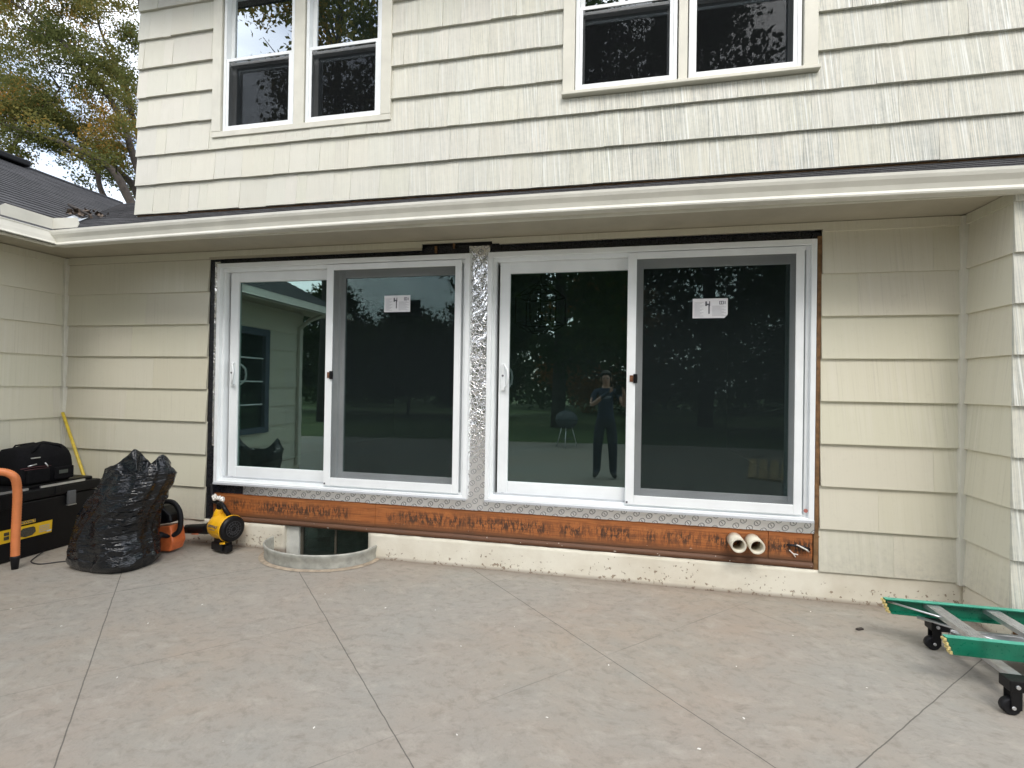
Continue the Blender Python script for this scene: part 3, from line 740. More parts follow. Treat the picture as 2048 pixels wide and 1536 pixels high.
# porch eave: soffit, fascia, gutter, roof
GY = -.55; GX = WX0 + .55
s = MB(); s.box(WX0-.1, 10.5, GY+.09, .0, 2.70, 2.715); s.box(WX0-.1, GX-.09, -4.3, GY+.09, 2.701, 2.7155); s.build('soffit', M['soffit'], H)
s = MB()
s.box(1.0, 10.5, GY+.165, GY+.17, 2.6985, 2.6995)
s.build('soffit_seam', plain('seam', (.12, .105, .08), .8), H)
s = MB(); s.box(GX-.09, 10.5, GY+.075, GY+.09, 2.665, 2.80); s.box(GX-.09, GX-.075, -4.3, GY+.09, 2.665, 2.80); s.build('fascia', M['trim'], H)
prof = [(.075, 2.668), (.02, 2.668), (.006, 2.672), (.004, 2.682), (.013, 2.692), (.028, 2.705), (.020, 2.735), (.002, 2.765), (-.003, 2.785), (-.003, 2.803), (.006, 2.806), (.010, 2.800), (.006, 2.79), (.028, 2.74), (.036, 2.71), (.06, 2.68), (.075, 2.685)]
def gutter_run(fn, n):
    s = MB(); rows = [[fn(a, b, k/n) for k in range(n+1)] for a, b in prof]; s.grid(rows, smooth=False)
    return s
def bow(x): return max(-.03, .020 - .040*((x-2.9)/4.1)**2)   # old gutter, bowed along its length
# back run (mitred at inner corner) : y = GY + a ; start x = GX + a ... mitre
s = gutter_run(lambda a, b, t: ((GX + a)*(1-t) + 10.5*t, GY + a, b+bow((GX + a)*(1-t) + 10.5*t)), 60)
for k, (a, b) in enumerate([]): pass
rows = [[(GX + a, (GY + a)*(1-t) + (-4.3)*t, b-.02) for t in [q/20 for q in range(21)]] for a, b in prof]; s.grid(rows, smooth=False)
gut = s.build('gutter', M['gutter'], H)
s = MB()       # inner mitre strip
rows = [[(GX + a + dx*.03 - .002, GY + a - .002 - dy*.03, b-.02) for dx, dy in ((1, 0), (0, 0), (0, 1))] for a, b in prof[2:11]]; s.grid(rows, smooth=False); s.build('gutter_mitre', M['gutter'], gut)
# splash guard standing on the gutter corner
s = MB()
s.prism([(0, 2.80), (.27, 2.80), (.29, 2.83), (.27, 2.885), (0, 2.895)], lambda a, b, w: (GX+.014+a, GY+.014+w, b), 0, .003)
s.prism([(-.014, 2.80), (.36, 2.80), (.365, 2.87), (.33, 2.90), (-.014, 2.895)], lambda a, b, w: (GX+.014-w, GY-a*1, b), 0, .003)
s.build('splash_guard', M['gutter'], gut)
SL = .49; ZR0 = 2.79
def roofz(d): return ZR0 + SL*d     # d = metres in from the eave line
EX, EY = GX-.055, GY+.055
def shingles(name, mat, plane, poly_pts):
    s = MB(); s.poly(poly_pts); return s.build(name, mat, H)
# porch roof strip with stepped courses, front part
s = MB(); nrow = 7
for k in range(nrow):
    d0, d1 = k*.125, (k+1)*.125+.01
    y0, y1 = EY+d0, EY+d1
    n = 150; xs = [EX-.95 + (10.5-EX+.95)*i/n for i in range(n+1)]
    rows = []
    for (y, dz) in ((y0-.008, 0), (y0-.008, .011), (y1, .003)):
        rows.append([(max(x, EX-(y-EY)) , y, roofz(y-EY)+dz+.003*noise.noise(Vector((x*3, k, 0)))) for x in xs])
    s.grid(rows, smooth=False)
s.build('roof', M['shingle_y'], H)
top = 4.63; dt = (top-ZR0)/SL
s = MB()
# left wing slope (rises towards -x) and back slope (rises towards +y), meeting in the valley
vx, vy = EX-dt, EY+dt
def strips(s, P0, P1, Q0, Q1, n):      # ruled surface with small steps
    for k in range(n):
        a, b = k/n, (k+1)/n
        A0, A1 = P0.lerp(Q0, a), P1.lerp(Q1, a); B0, B1 = P0.lerp(Q0, b), P1.lerp(Q1, b)
        u = Vector((0, 0, .010)); m_ = 24
        s.grid([[A0.lerp(A1, i/m_)+u*0 for i in range(m_+1)], [A0.lerp(A1, i/m_)+u+Vector((0, 0, .003*noise.noise(Vector((i*.8, k*3.1, 0))))) for i in range(m_+1)], [B0.lerp(B1, i/m_)+u*.1 for i in range(m_+1)]], smooth=False)
strips(s, Vector((EX, -4.3, ZR0)), Vector((EX, EY, ZR0)), Vector((vx, -4.3, top)), Vector((vx, vy, top)), 29)
s.build('roof', M['shingle_x'], H)
s = MB()
e1 = .875
strips(s, Vector((EX-e1, EY+e1, roofz(e1))), Vector((ULX+.02, EY+e1, roofz(e1))), Vector((vx, vy, top)), Vector((ULX+.02, vy, top)), 22)
s.build('roof', M['shingle_y'], H)
s = MB(); s.poly([(vx, -4.3, top), (vx, vy, top), (vx-4, vy, top-1.96), (vx-4, -4.3, top-1.96)]); s.poly([(vx, vy, top), (ULX, vy, top), (ULX, vy+3, top-1.5), (vx, vy+3, top-1.5)]); s.build('roof', M['shingle_x'], H)
s = MB(); s.tube([(vx-.0, -4.3, top+.005), (vx, vy, top+.005)], .03, 6); s.build('ridge_cap', M['shingle_x'], H)
s = MB(); s.box(vx-.16, vx+.16, 1.25, 1.75, top-.02, top+.07, bev=.02); s.build('ridge_vent', M['black'], H)
s = MB(); a, b_ = .16, 1.0; wv = .045
s.poly([(EX-a+wv, EY+a+wv, roofz(a+wv)+.02), (EX-b_+wv, EY+b_+wv, roofz(b_+wv)+.02), (EX-b_, EY+b_, roofz(b_)+.016), (EX-a, EY+a, roofz(a)+.016)])
s.poly([(EX-a-wv, EY+a-wv, roofz(a+wv)+.02), (EX-b_-wv, EY+b_-wv, roofz(b_+wv)+.02), (EX-b_, EY+b_, roofz(b_)+.016), (EX-a, EY+a, roofz(a)+.016)])
s.build('valley_flashing', plain('flashing', (.55, .60, .64), .35, metal=.5, var=.12), H)

# left wing window (met in the door's reflection) and downspout
o = MB()
o.box(WX0-.06, WX0+.03, -2.86, -2.76, .72, 2.32); o.box(WX0-.06, WX0+.03, -1.05, -.95, .72, 2.32); o.box(WX0-.06, WX0+.03, -2.76, -1.05, 2.22, 2.32); o.box(WX0-.06, WX0+.05, -2.76, -1.05, .72, .80)
wl = o.build('window', plain('slate_blue_casing', (.07, .09, .125), .5), H, bevel=.003)
g = MB()
for k in range(1, 4): g.box(WX0-.03, WX0-.012, -2.76, -1.05, .8+k*.355-.01, .8+k*.355+.01)
for k in range(1, 3): g.box(WX0-.029, WX0-.013, -2.76+k*.57-.01, -2.76+k*.57+.01, .8, 2.22)
g.build('muntin', M['vinyl'], wl)
g = MB(); g.box(WX0-.04, WX0-.036, -2.76, -1.05, .8, 2.22); g.build('pane', M['glass'], wl)
s = MB(); s.box(WX0-3.5, WX0-.162, -3.2, -.6, .5, 2.6); s.build('room_wall', M['room'], H)
s = MB(); s.box(WX0+.02, WX0+.07, -3.62, -3.55, .1, 2.45); s.tube([(WX0+.045, -3.585, 2.44), (WX0+.2, -3.62, 2.58), (GX-.03, -3.7, 2.70)], .036, 4); s.build('downspout', M['trim'], H)

# leaves caught in the valley
s = MB(); rnd = random.Random(4)
for k in range(70):
    d = .95 + rnd.random()*.45; lx = EX-d+rnd.uniform(-.16, .22); ly = EY+d+rnd.uniform(-.16, .16); c = Vector((lx, ly, roofz(d)+.025+rnd.random()*.03))
    e = Euler((rnd.uniform(-1, 1), rnd.uniform(-1, 1), rnd.uniform(0, 6))).to_matrix(); q = rnd.uniform(.02, .05)
    s.poly([c+e@Vector(p)*q for p in ((-1, 0, 0), (0, -.6, .1), (1, 0, 0), (0, .6, .1))], 0, rnd.random())
tag(s.build('dead_leaves', plain('dead_leaves', (.10, .07, .048), .8, var=.6, scale=40)), 'brown dead leaves caught in the roof valley', 'leaves', kind='stuff')
s = MB(); s.tube([(EX-1.45, EY+1.2, roofz(1.45)+.05), (EX-1.1, EY+1.15, roofz(1.1)+.07), (EX-.9, EY+1.0, roofz(1.0)+.05)], [.018, .015, .006], 6); tag(s.build('fallen_branch', M['bark']), 'short dark stick lying across the leaves in the roof valley', 'stick')

# ------------------------------------------------------------------ chandelier inside
CH = empty('chandelier', (2.69, 2.0, 2.15), label='black hexagonal cage chandelier hanging behind the right hand sliding door', cat='chandelier')
s = MB(); hexp = lambda r, z: [(r*math.cos(R(60*k+15)), r*math.sin(R(60*k+15)), z) for k in range(7)]
s.tube(hexp(.30, .42), .009, 6); s.tube(hexp(.30, .10), .009, 6); s.tube(hexp(.14, .0), .008, 6); s.tube(hexp(.14, .54), .008, 6)
for k in range(6):
    c, q = math.cos(R(60*k+15)), math.sin(R(60*k+15))
    s.tube([(.3*c, .3*q, .1), (.3*c, .3*q, .42)], .009, 6); s.tube([(.3*c, .3*q, .1), (.14*c, .14*q, 0)], .008, 6); s.tube([(.3*c, .3*q, .42), (.14*c, .14*q, .54)], .008, 6); s.tube([(.14*c, .14*q, .54), (0, 0, .62)], .006, 6)
s.build('cage', M['iron'], CH)
s = MB(); s.tube([(0, 0, .05), (0, 0, .80)], .008, 6); s.build('stem', M['iron'], CH)
for k in range(4):
    c, q = math.cos(R(90*k)), math.sin(R(90*k)); s = MB(); s.tube([(0, 0, .12), (.08*c, .08*q, .1), (.12*c, .12*q, .14)], .006, 6); s.tube([(.12*c, .12*q, .14), (.12*c, .12*q, .27)], .011, 8); s.build('candle_arm', M['iron'], CH)

# ------------------------------------------------------------------ tool chest
TC = empty('tool_chest', (-1.44, -.68, 0), label='large black plastic tool chest with yellow label against the left wall', cat='tool chest')
s = MB()
def tcx(x, y, z): return (x+1.44, y+.68, z)
fx, bx_, y0, y1 = -1.165, -1.73, -1.22, -.12
s.prism([(fx-.03, 0.0), (fx, .47), (bx_, .47), (bx_+.02, 0.0)], lambda a, b, w: (a+1.44, w+.68, b), y0+.02, y1-.02)
body = s.build('chest_body', M['black'], TC, bevel=.015)
s = MB(); s.box(fx-.55+1.44, fx+.012+1.44, y0+.68, y1+.68, .475, .565, bev=.02); s.box(fx-.50+1.44, fx-.04+1.44, y0+.72, y1+.64, .562, .592, bev=.012)
s.box(fx+.012+1.44, fx+.022+1.44, y0+.30+.68, y0+.40+.68, .44, .56, bev=.004)
s.box(fx+.011+1.44, fx+.02+1.44, y1-.40+.68, y1-.36+.68, .49, .56, bev=.004)
lid = s.build('lid', M['black'], TC)
s = MB(); s.box(fx+.0+1.44, fx+.014+1.44, -.63+.68, -.27+.68, .566, .584); s.box(fx+1.44, fx+.014+1.44, -1.15+.68, -.72+.68, .566, .584); s.build('aluminium_strip', M['alu'], lid)
s = MB(); s.box(fx+.002+1.44, fx+.03+1.44, -.42+.68, -.355+.68, .38, .50, bev=.008); s.build('latch', plain('latch_grey', (.10, .105, .11), .4), TC)
s = MB(); s.box(fx+.003+1.44, fx+.0305+1.44, -.422+.68, -.353+.68, .372, .379); s.build('latch_edge', M['alu'], TC)
# label: yellow band with product picture and small print, brand plate above
def on_face(u, v, off=.004):   # u along +y, v up on the slightly raked front face
    k = v/.47; return Vector((fx-.03+.03*k+off+1.44, u+.68, v))
s = MB(); s.poly([on_face(-.93, .165), on_face(-.52, .165), on_face(-.52, .272), on_face(-.93, .272)]); lb = s.build('label', M['yellow_label'], TC)
s = MB(); c0 = on_face(-.70, .22, .006)
s.poly([c0+Vector((0, -.055, -.03)), c0+Vector((0, -.02, -.045)), c0+Vector((0, .03, -.04)), c0+Vector((0, .055, -.015)), c0+Vector((0, .05, .02)), c0+Vector((0, .02, .045)), c0+Vector((0, -.03, .045)), c0+Vector((0, -.055, .015))])
for dz in (-.03, .005):
    for dy in (-.17, -.125): s.poly([c0+Vector((0, dy, dz)), c0+Vector((0, dy+.036, dz)), c0+Vector((0, dy+.036, dz+.028)), c0+Vector((0, dy, dz+.028))])
s.build('label_print', plain('label_photo', (.06, .055, .04), .5, var=.6, scale=120, bump=0), lb)
s = MB(); c0 = on_face(-.56, .177, .006); s.poly([c0, c0+Vector((0, .035, 0)), c0+Vector((0, .035, .014)), c0+Vector((0, 0, .014))])
s.build('label_print', M['paper'], lb)
s = MB()
for q in range(4): 
    c0 = on_face(-.62, .235-.016*q, .006); s.poly([c0, c0+Vector((0, .08, 0)), c0+Vector((0, .08, .006)), c0+Vector((0, 0, .006))])
s.build('label_print', M['ink_light'], lb)
s = MB(); s.poly([on_face(-.77, .285), on_face(-.65, .285), on_face(-.65, .313), on_face(-.77, .313)]); bp_ = s.build('brand_plate', M['yellow_label'], TC)
text_mesh('DEWALT', .030, M['ink'], 'lettering', bp_, frame_m(on_face(-.71, .299, .0055), (0, 1, 0), (0, 0, 1)), .0006)

# tool bag on the chest
TB = empty('tool_bag', (-1.37, -.53, .592), label='black canvas tool bag standing on the tool chest', cat='tool bag')
rows = []
NB_ = 48
for (z, sx, sy) in [(0, .9, .93), (.015, 1, 1), (.07, 1.0, 1.03), (.14, .99, 1.02), (.21, .97, 1.0), (.265, .88, .96), (.30, .70, .90), (.315, .46, .84), (.322, .2, .76), (.324, .02, .6)]:
    row = []
    for k in range(NB_):
        t = 2*math.pi*k/NB_; c, q = math.cos(t), math.sin(t); pw = .38
        x = .17*sx*math.copysign(abs(c)**pw, c); y = .215*sy*math.copysign(abs(q)**pw, q)
        n = noise.noise(Vector((x*9, y*9, z*9)))*.016
        row.append((x*(1+n*2), y*(1+n*2), z + n*min(1, z*8) + (.018*math.sin(y*14+1) if z > .22 else 0)))
    rows.append(row)
s = MB(); V = s.grid(rows, wrap=True); s.bm.faces.new(V[0][::-1]); s.bm.faces.new(V[-1]); bag = s.build('bag_body', M['fabric'], TB)
s = MB(); s.box(.168, .192, -.18, -.01, .02, .135, bev=.012); s.box(.168, .190, .03, .185, .02, .13, bev=.012); s.build('pocket', M['fabric'], TB)
s = MB(); s.tube([(.178, -.225, .15), (.18, -.12, .155), (.182, 0, .15)], .004, 6); s.tube([(.185, -.2, .137), (.19, -.11, .138), (.186, -.02, .136)], .003, 6); s.build('piping', M['fabric_red'], TB)
s = MB(); s.tube([(.12, -.13, .23), (.14, -.1, .30), (.06, 0, .335), (.13, .1, .31), (.12, .14, .24)], .012, 8, sq=.6); s.tube([(-.12, -.13, .24), (-.1, -.08, .32), (-.05, .02, .335), (-.1, .12, .30), (-.12, .14, .24)], .012, 8, sq=.6); s.build('carry_handle', M['fabric'], TB)
s = MB(); s.tube([(.175, -.17, .165), (.182, -.11, .178)], .005, 6); s.build('zip_pull', M['alu'], TB)
s = MB(); s.tube([(.18, -.045, .18), (.186, -.03, .155), (.184, -.026, .145)], .005, 6); s.build('zip_pull', M['alu'], TB)
s = MB(); s.box(.160, .166, -.14, -.07, .225, .233); s.build('zip_pull', M['alu'], TB)
s = MB(); s.box(.190, .193, .06, .13, .07, .10); s.build('badge', plain('grey_badge', (.06, .07, .06), .7), TB)

# yellow pole in the corner
s = MB(); s.tube([(-1.725, -.055, 1.165), (-1.43, -.075, .58), (-1.14, -.07, .012)], .0135, 12)
tag(s.build('broom_pole', M['pole']), 'thin yellow pole leaning in the left wall corner', 'pole')
# orange vacuum hose with dark cuff
HO = empty('vacuum_hose', (-.98, -.93, 0), label='thick orange hose with a dark cuff bent over in front of the tool chest', cat='hose')
s = MB(); pts = []
ctl = [(-.28, -.24, .66), (-.12, -.18, .745), (-.04, -.09, .775), (.03, -.03, .735), (.025, .0, .62), (.01, .01, .45), (.0, .012, .26), (0, .012, .10)]
def spline(P, n=8):
    out = []; P = [Vector(p) for p in P]
    for i in range(len(P)-1):
        p0, p1, p2, p3 = P[max(i-1, 0)], P[i], P[i+1], P[min(i+2, len(P)-1)]
        for k in range(n):
            t = k/n; out.append(.5*((2*p1)+(-p0+p2)*t+(2*p0-5*p1+4*p2-p3)*t*t+(-p0+3*p1-3*p2+p3)*t**3))
    return out+[P[-1]]
pts = spline(ctl, 26); s.tube(pts, [.0285 + .0012*math.sin(i*2.1) for i in range(len(pts))], 16); s.build('hose_tube', M['hose'], HO)
s = MB(); s.tube([(0, .012, .105), (0, .012, .085), (0, .012, .08), (0, .012, .0)], [.031, .031, .028, .021], 16); s.build('cuff', M['rubber'], HO)
# power cord on the patio
s = MB(); s.tube(spline([(-1.15, -.60, .02), (-1.1, -.70, .006), (-1.02, -.78, .006), (-.90, -.80, .006), (-.80, -.72, .006), (-.66, -.62, .006), (-.55, -.5, .006)], 8), .0045, 6)
s.tube(spline([(-1.12, -.38, .006), (-1.0, -.46, .006), (-.93, -.52, .006), (-.86, -.50, .006), (-.86, -.42, .006), (-.75, -.40, .006)], 8), .0045, 6)
tag(s.build('extension_cord', M['cord']), 'thin black cord looped on the patio below the tool chest', 'cord')

# ------------------------------------------------------------------ bin bag
def bin_bag():
    NT, NZ = 220, 150; s = MB(); rows = []
    cx, cy = -.315, -.64
    prof_ = [(0, -.35, .29, .21), (.05, -.35, .30, .23), (.3, -.345, .275, .225), (.5, -.325, .29, .22), (.65, -.265, .295, .21), (.78, -.20, .28, .19), (.9, -.165, .255, .17), (1, -.15, .235, .15)]
    def lp(t):
        for a, b in zip(prof_, prof_[1:]):
            if t <= b[0]:
                k = (t-a[0])/(b[0]-a[0]); k = k*k*(3-2*k)*.5+k*.5; return [a[i]+(b[i]-a[i])*k for i in (1, 2, 3)]
        return prof_[-1][1:]
    def ztop(th):
        c, q = math.cos(th), math.sin(th)
        return .79 + .115*max(0, c)**5 + .13*math.exp(-((th-2.3)/.36)**2) - .03*max(0, -q)
    for j in range(NZ+1):
        t = j/NZ; row = []
        body_t = min(t/.86, 1); inner = max(0, (t-.86)/.14)
        X, RX, RY = lp(body_t)
        for i in range(NT):
            th = 2*math.pi*i/NT; c, q = math.cos(th), math.sin(th)
            zt = ztop(th); z = zt*body_t
            pw = .82 if body_t < .9 else 1
            px = RX*math.copysign(abs(c)**pw, c); py = RY*math.copysign(abs(q)**pw, q)
            # crumples: ridged, slanting folds
            p = Vector((X+px, cy+py, z))
            wq = Vector((noise.noise(p*4), noise.noise(p*4+Vector((7, 0, 0))), noise.noise(p*4+Vector((0, 9, 0)))))*.12
            g1 = 1-abs(noise.noise(Vector(((p.x+p.z*.5)*3.0, p.y*3.0, (p.z-p.x*.9)*7))+wq*7))*2
            g2 = 1-abs(noise.noise(Vector((p.x*7+p.z*4, p.y*7, (p.z-p.x*.35)*20))+wq*12))*2
            g3 = noise.noise(p*3.3)
            g4 = 1-abs(noise.noise(Vector((th*2.6, p.z*1.1, 3.3))))*2.2
            amp = min(1, z/.10+.25)
            g5 = noise.noise(Vector((p.x*5, p.y*5, p.z*2.2))); d = amp*(.020*g1+.055*g3+.016*g4+.02*g5)-.012
            k = 1 + d/max(RX, .2)*1.0
            px *= k; py *= k
            zz = z + (0 if body_t > .05 else 0)
            if inner > 0:
                sc = 1 - .75*inner; px *= sc; py *= sc; zz = zt - .17*inner**.7 + .02*g3 + .02*g2*inner
            row.append((X+px-cx, cy+py-cy, max(zz, 0.002)))
        rows.append(row)
    V = s.grid(rows, wrap=True)
    s.bm.faces.new(V[0][::-1]); s.bm.faces.new(V[-1])
    o = s.build('bin_bag', M['bag']); o.location = (cx, cy, 0)
    tag(o, 'full black bin bag standing open on the patio', 'bin bag')
bin_bag()

# ------------------------------------------------------------------ cut-off saw / vacuum unit behind the bag
SW = empty('power_cutter', (-.27, -.2, 0), label='orange and black power cutter lying between the bin bag and the wall', cat='power tool')
s = MB(); s.prism([(-.30, 0), (.13, .02), (.16, .10), (.13, .245), (-.30, .17)], lambda a, b, w: (a, w, b), -.14, -.0); s.build('housing', M['orange'], SW, bevel=.012)
s = MB(); s.prism([(-.29, .185), (.12, .262), (.11, .33), (.02, .395), (-.12, .41), (-.28, .36)], lambda a, b, w: (a, w, b), -.13, .0); s.build('engine_cover', M['black'], SW, bevel=.02)
s = MB(); s.tube([(-.02, -.131, .31), (-.02, -.142, .31)], .042, 20); s.tube([(-.02, -.142, .31), (-.02, -.149, .31)], .02, 14); s.build('starter_cap', M['rubber'], SW)
s = MB(); s.tube(spline([(-.10, -.06, .405), (.03, -.08, .435), (.12, -.09, .425), (.175, -.09, .36), (.19, -.09, .27), (.18, -.1, .19), (.13, -.12, .155), (.06, -.145, .16)], 8), .021, 12); s.build('handle', M['rubber'], SW)
s = MB(); s.tube([(.07, -.14, .16), (-.01, -.17, .165), (-.045, -.172, .165)], [.022, .034, .03], 14); s.build('throttle_knob', M['rubber'], SW)
# leaf blower
BL = empty('leaf_blower', (.225, -.17, 0), label='yellow and black cordless leaf blower by the corner of the door opening', cat='leaf blower')
s = MB()
ax = Vector((.97, -.24, -.04)).normalized()
c0 = Vector((-.055, .05, .21))
s.tube([c0+ax*t for t in (-.07, -.04, .0, .05, .10, .13, .15)], [.07, .098, .108, .112, .108, .116, .118], 28)
s.tube([c0+ax*.0+Vector((-.02, 0, .05)), c0+Vector((-.02, 0, .115)), c0+Vector((-.01, 0, .145))], [.055, .04, .03], 14)
s.tube([c0+ax*.10+Vector((0, 0, .07)), c0+ax*.085+Vector((.0, 0, .115))], [.03, .02], 10)
s.build('motor_housing', M['yellow'], BL, bevel=.004)
s = MB(); s.tube([c0+ax*.15, c0+ax*.172, c0+ax*.182], [.114, .110, .095], 30); fan = s.build('intake_grille', M['black'], BL)
s = MB(); cc = c0+ax*.1835; side = ax.cross(Vector((0, 0, 1))).normalized(); up2 = side.cross(ax).normalized()
for k in range(14):
    a = 2*math.pi*k/14; v = side*math.cos(a)+up2*math.sin(a); s.tube([cc+v*.02, cc+v*.083-ax*.004], .0018, 5)
for rr in (.022, .045, .068): s.tube([cc+(side*math.cos(q)+up2*math.sin(q))*rr - ax*.001 for q in [2*math.pi*k/24 for k in range(25)]], .0016, 5)
s.build('grille_rib', plain('grille_rib', (.05, .05, .055), .4), fan)
s = MB(); s.tube([c0-ax*.02+Vector((-.05, 0, -.01)), (-.20, .05, .17), (-.36, .06, .155), (-.42, .06, .15)], [.055, .048, .042, .04], 18); s.build('nozzle', M['black'], BL)
s = MB(); s.tube([(-.25, .012, .13), (-.32, .012, .125)], .005, 6); s.build('nozzle_mark', M['orange'], BL)
s = MB(); s.tube(spline([c0+Vector((-.02, 0, .14)), c0+Vector((-.02, .0, .19)), c0+Vector((.03, -.02, .195)), c0+Vector((.09, -.05, .16)), c0+ax*.12+Vector((0, 0, .105))], 8), .019, 12); s.build('handle', M['black'], BL)
s = MB(); s.obox(c0+Vector((.06, -.05, -.155)), ((1, -.3, 0), (.3, 1, 0), (0, 0, 1)), (.075, .05, .035), bev=.01); s.obox(c0+Vector((.06, -.05, -.105)), ((1, -.3, 0), (.3, 1, 0), (0, 0, 1)), (.05, .04, .02), bev=.006); s.obox(c0+Vector((.13, -.075, -.165)), ((1, -.3, 0), (.3, 1, 0), (0, 0, 1)), (.05, .03, .03), bev=.01); s.build('battery', M['black'], BL)
s = MB(); s.obox(c0+Vector((.125, -.115, -.115)), ((1, -.3, .2), (.3, 1, 0), (-.2, 0, 1)), (.03, .006, .008), bev=.002); s.build('battery_clip', M['yellow'], BL)
# lettering follows the housing, facing the camera side
nv = (Vector((-.3, -1, 0)) - ax*Vector((-.3, -1, 0)).dot(ax)).normalized(); nv = Vector((CAM.x-.19, CAM.y+.17, .5)); nv = (nv-ax*nv.dot(ax)).normalized(); upv = nv.cross(ax).normalized()
text_mesh('DEWALT', .030, M['ink'], 'lettering', BL, frame_m(c0+ax*.055+nv*.1125+upv*.0, ax, upv), .0006)
s = MB(); s.obox(c0+ax*.05+nv*.1105-upv*.026, (ax, upv, nv), (.04, .002, .001)); s.build('lettering_bar', M['ink'], BL)
# cable end bandaged in white tape at the corner of the opening
CE = empty('cable_end', (.06, -.05, .30), label='black cable end wrapped in crumpled white tape above the leaf blower', cat='cable end')
s = MB(); s.tube(spline([(-.1, .045, .25), (-.06, .02, .12), (.03, -.02, .10), (.07, -.02, .10), (.065, -.025, .02)], 6), [.018]*25, 10); s.build('cable', M['rubber'], CE)
s = MB(); rnd = random.Random(3)
for k in range(9):
    c = Vector((.0+.085*k/8, -.03, .155-.03*k/8)) + Vector((rnd.uniform(-.012, .012), rnd.uniform(-.01, .01), rnd.uniform(-.015, .015)))
    r = bmesh.ops.create_icosphere(s.bm, subdivisions=2, radius=rnd.uniform(.013, .022), matrix=Matrix.Translation(c))
    for v in r['verts']: v.co += Vector((noise.noise(v.co*90), noise.noise(v.co*90+Vector((5, 0, 0))), noise.noise(v.co*90+Vector((0, 5, 0)))))*.008
s.build('tape_wrap', M['white_tape'], CE)

# ------------------------------------------------------------------ folded stepladder on castors
LD = empty('stepladder', (5.3, -.75, 0), label='green fibreglass stepladder lying folded on castors at the right', cat='ladder')
LO = Vector((5.3, -.75, 0))
zb, zt = .168, .252
def rail(y, x0, x1, web):
    a = MB()
    yw = y
    a.prism([(x0, zt), (x0+.035, zb), (x1, zb), (x1, zt)], lambda p, q, w: (p-LO.x, w-LO.y, q), yw-.003, yw+.003)
    s2 = web
    a.prism([(x0+.002, zt-.005), (x1, zt-.005), (x1, zt), (x0+.002, zt)], lambda p, q, w: (p-LO.x, w-LO.y, q), min(yw+.003*s2, yw+.03*s2), max(yw+.003*s2, yw+.03*s2))
    a.prism([(x0+.035, zb), (x1, zb), (x1, zb+.005), (x0+.035, zb+.005)], lambda p, q, w: (p-LO.x, w-LO.y, q), min(yw+.003*s2, yw+.03*s2), max(yw+.003*s2, yw+.03*s2))
    o = a.build('rail', M['green'], LD, bevel=.0015)
    a = MB(); a.prism([(x0+.001, zt+.0005), (x1, zt+.0005), (x1, zt+.0025), (x0+.001, zt+.0025)], lambda p, q, w: (p-LO.x, w-LO.y, q), yw-.003, yw+.03*s2) if s2 > 0 else a.prism([(x0+.001, zt+.0005), (x1, zt+.0005), (x1, zt+.0025), (x0+.001, zt+.0025)], lambda p, q, w: (p-LO.x, w-LO.y, q), yw-.03, yw+.003)
    a.build('rail_edge', M['green_edge'], o)
    a = MB()
    for q in range(4):
        zz = zb + (zt-zb)*(q+.1)/4; xx = x0 + .035*(1-(zz+.01-zb)/(zt-zb))
        a.box(xx-.014-LO.x, xx-.001-LO.x, yw-.005-LO.y, yw+.005-LO.y, zz, zz+.016, bev=.002)
        a.box(xx-.012-LO.x, xx-.001-LO.x, yw+.006*s2-LO.y, yw+.026*s2-LO.y, zz+.002, zz+.012)
    a.build('worn_tip', M['fibre'], o)
rail(-.52, 5.20, 7.9, -1); rail(-1.0, 5.262, 7.9, 1)
for k in range(8):
    x = 5.445+.30*k
    s = MB(); s.box(x-.036-LO.x, x+.036-LO.x, -.997-LO.y, -.523-LO.y, zt-.012, zt-.009); s.box(x-.036-LO.x, x-.033-LO.x, -.982-LO.y, -.523-LO.y, zt-.034, zt-.012); s.box(x-.02-LO.x, x-.017-LO.x, -.982-LO.y, -.523-LO.y, zt-.03, zt-.012)
    for q in range(3): s.box(x-.025+.02*q-LO.x, x-.020+.02*q-LO.x, -.98-LO.y, -.525-LO.y, zt-.009, zt-.007)
    s.build('step', M['alu'], LD)
    s = MB()
    s.tube([(x-.03-LO.x, -.99-LO.y, zt-.04), (x-.03-LO.x, -.994-LO.y, zt-.04)], .006, 8); s.build('rivet', M['alu'], LD)
s = MB(); s.tube([(5.22-LO.x, -.53-LO.y, .235), (5.50-LO.x, -.75-LO.y, .225)], .006, 6); s.tube([(5.36-LO.x, -.56-LO.y, .17), (5.66-LO.x, -.80-LO.y, .165)], .009, 4); s.build('brace', M['alu'], LD)
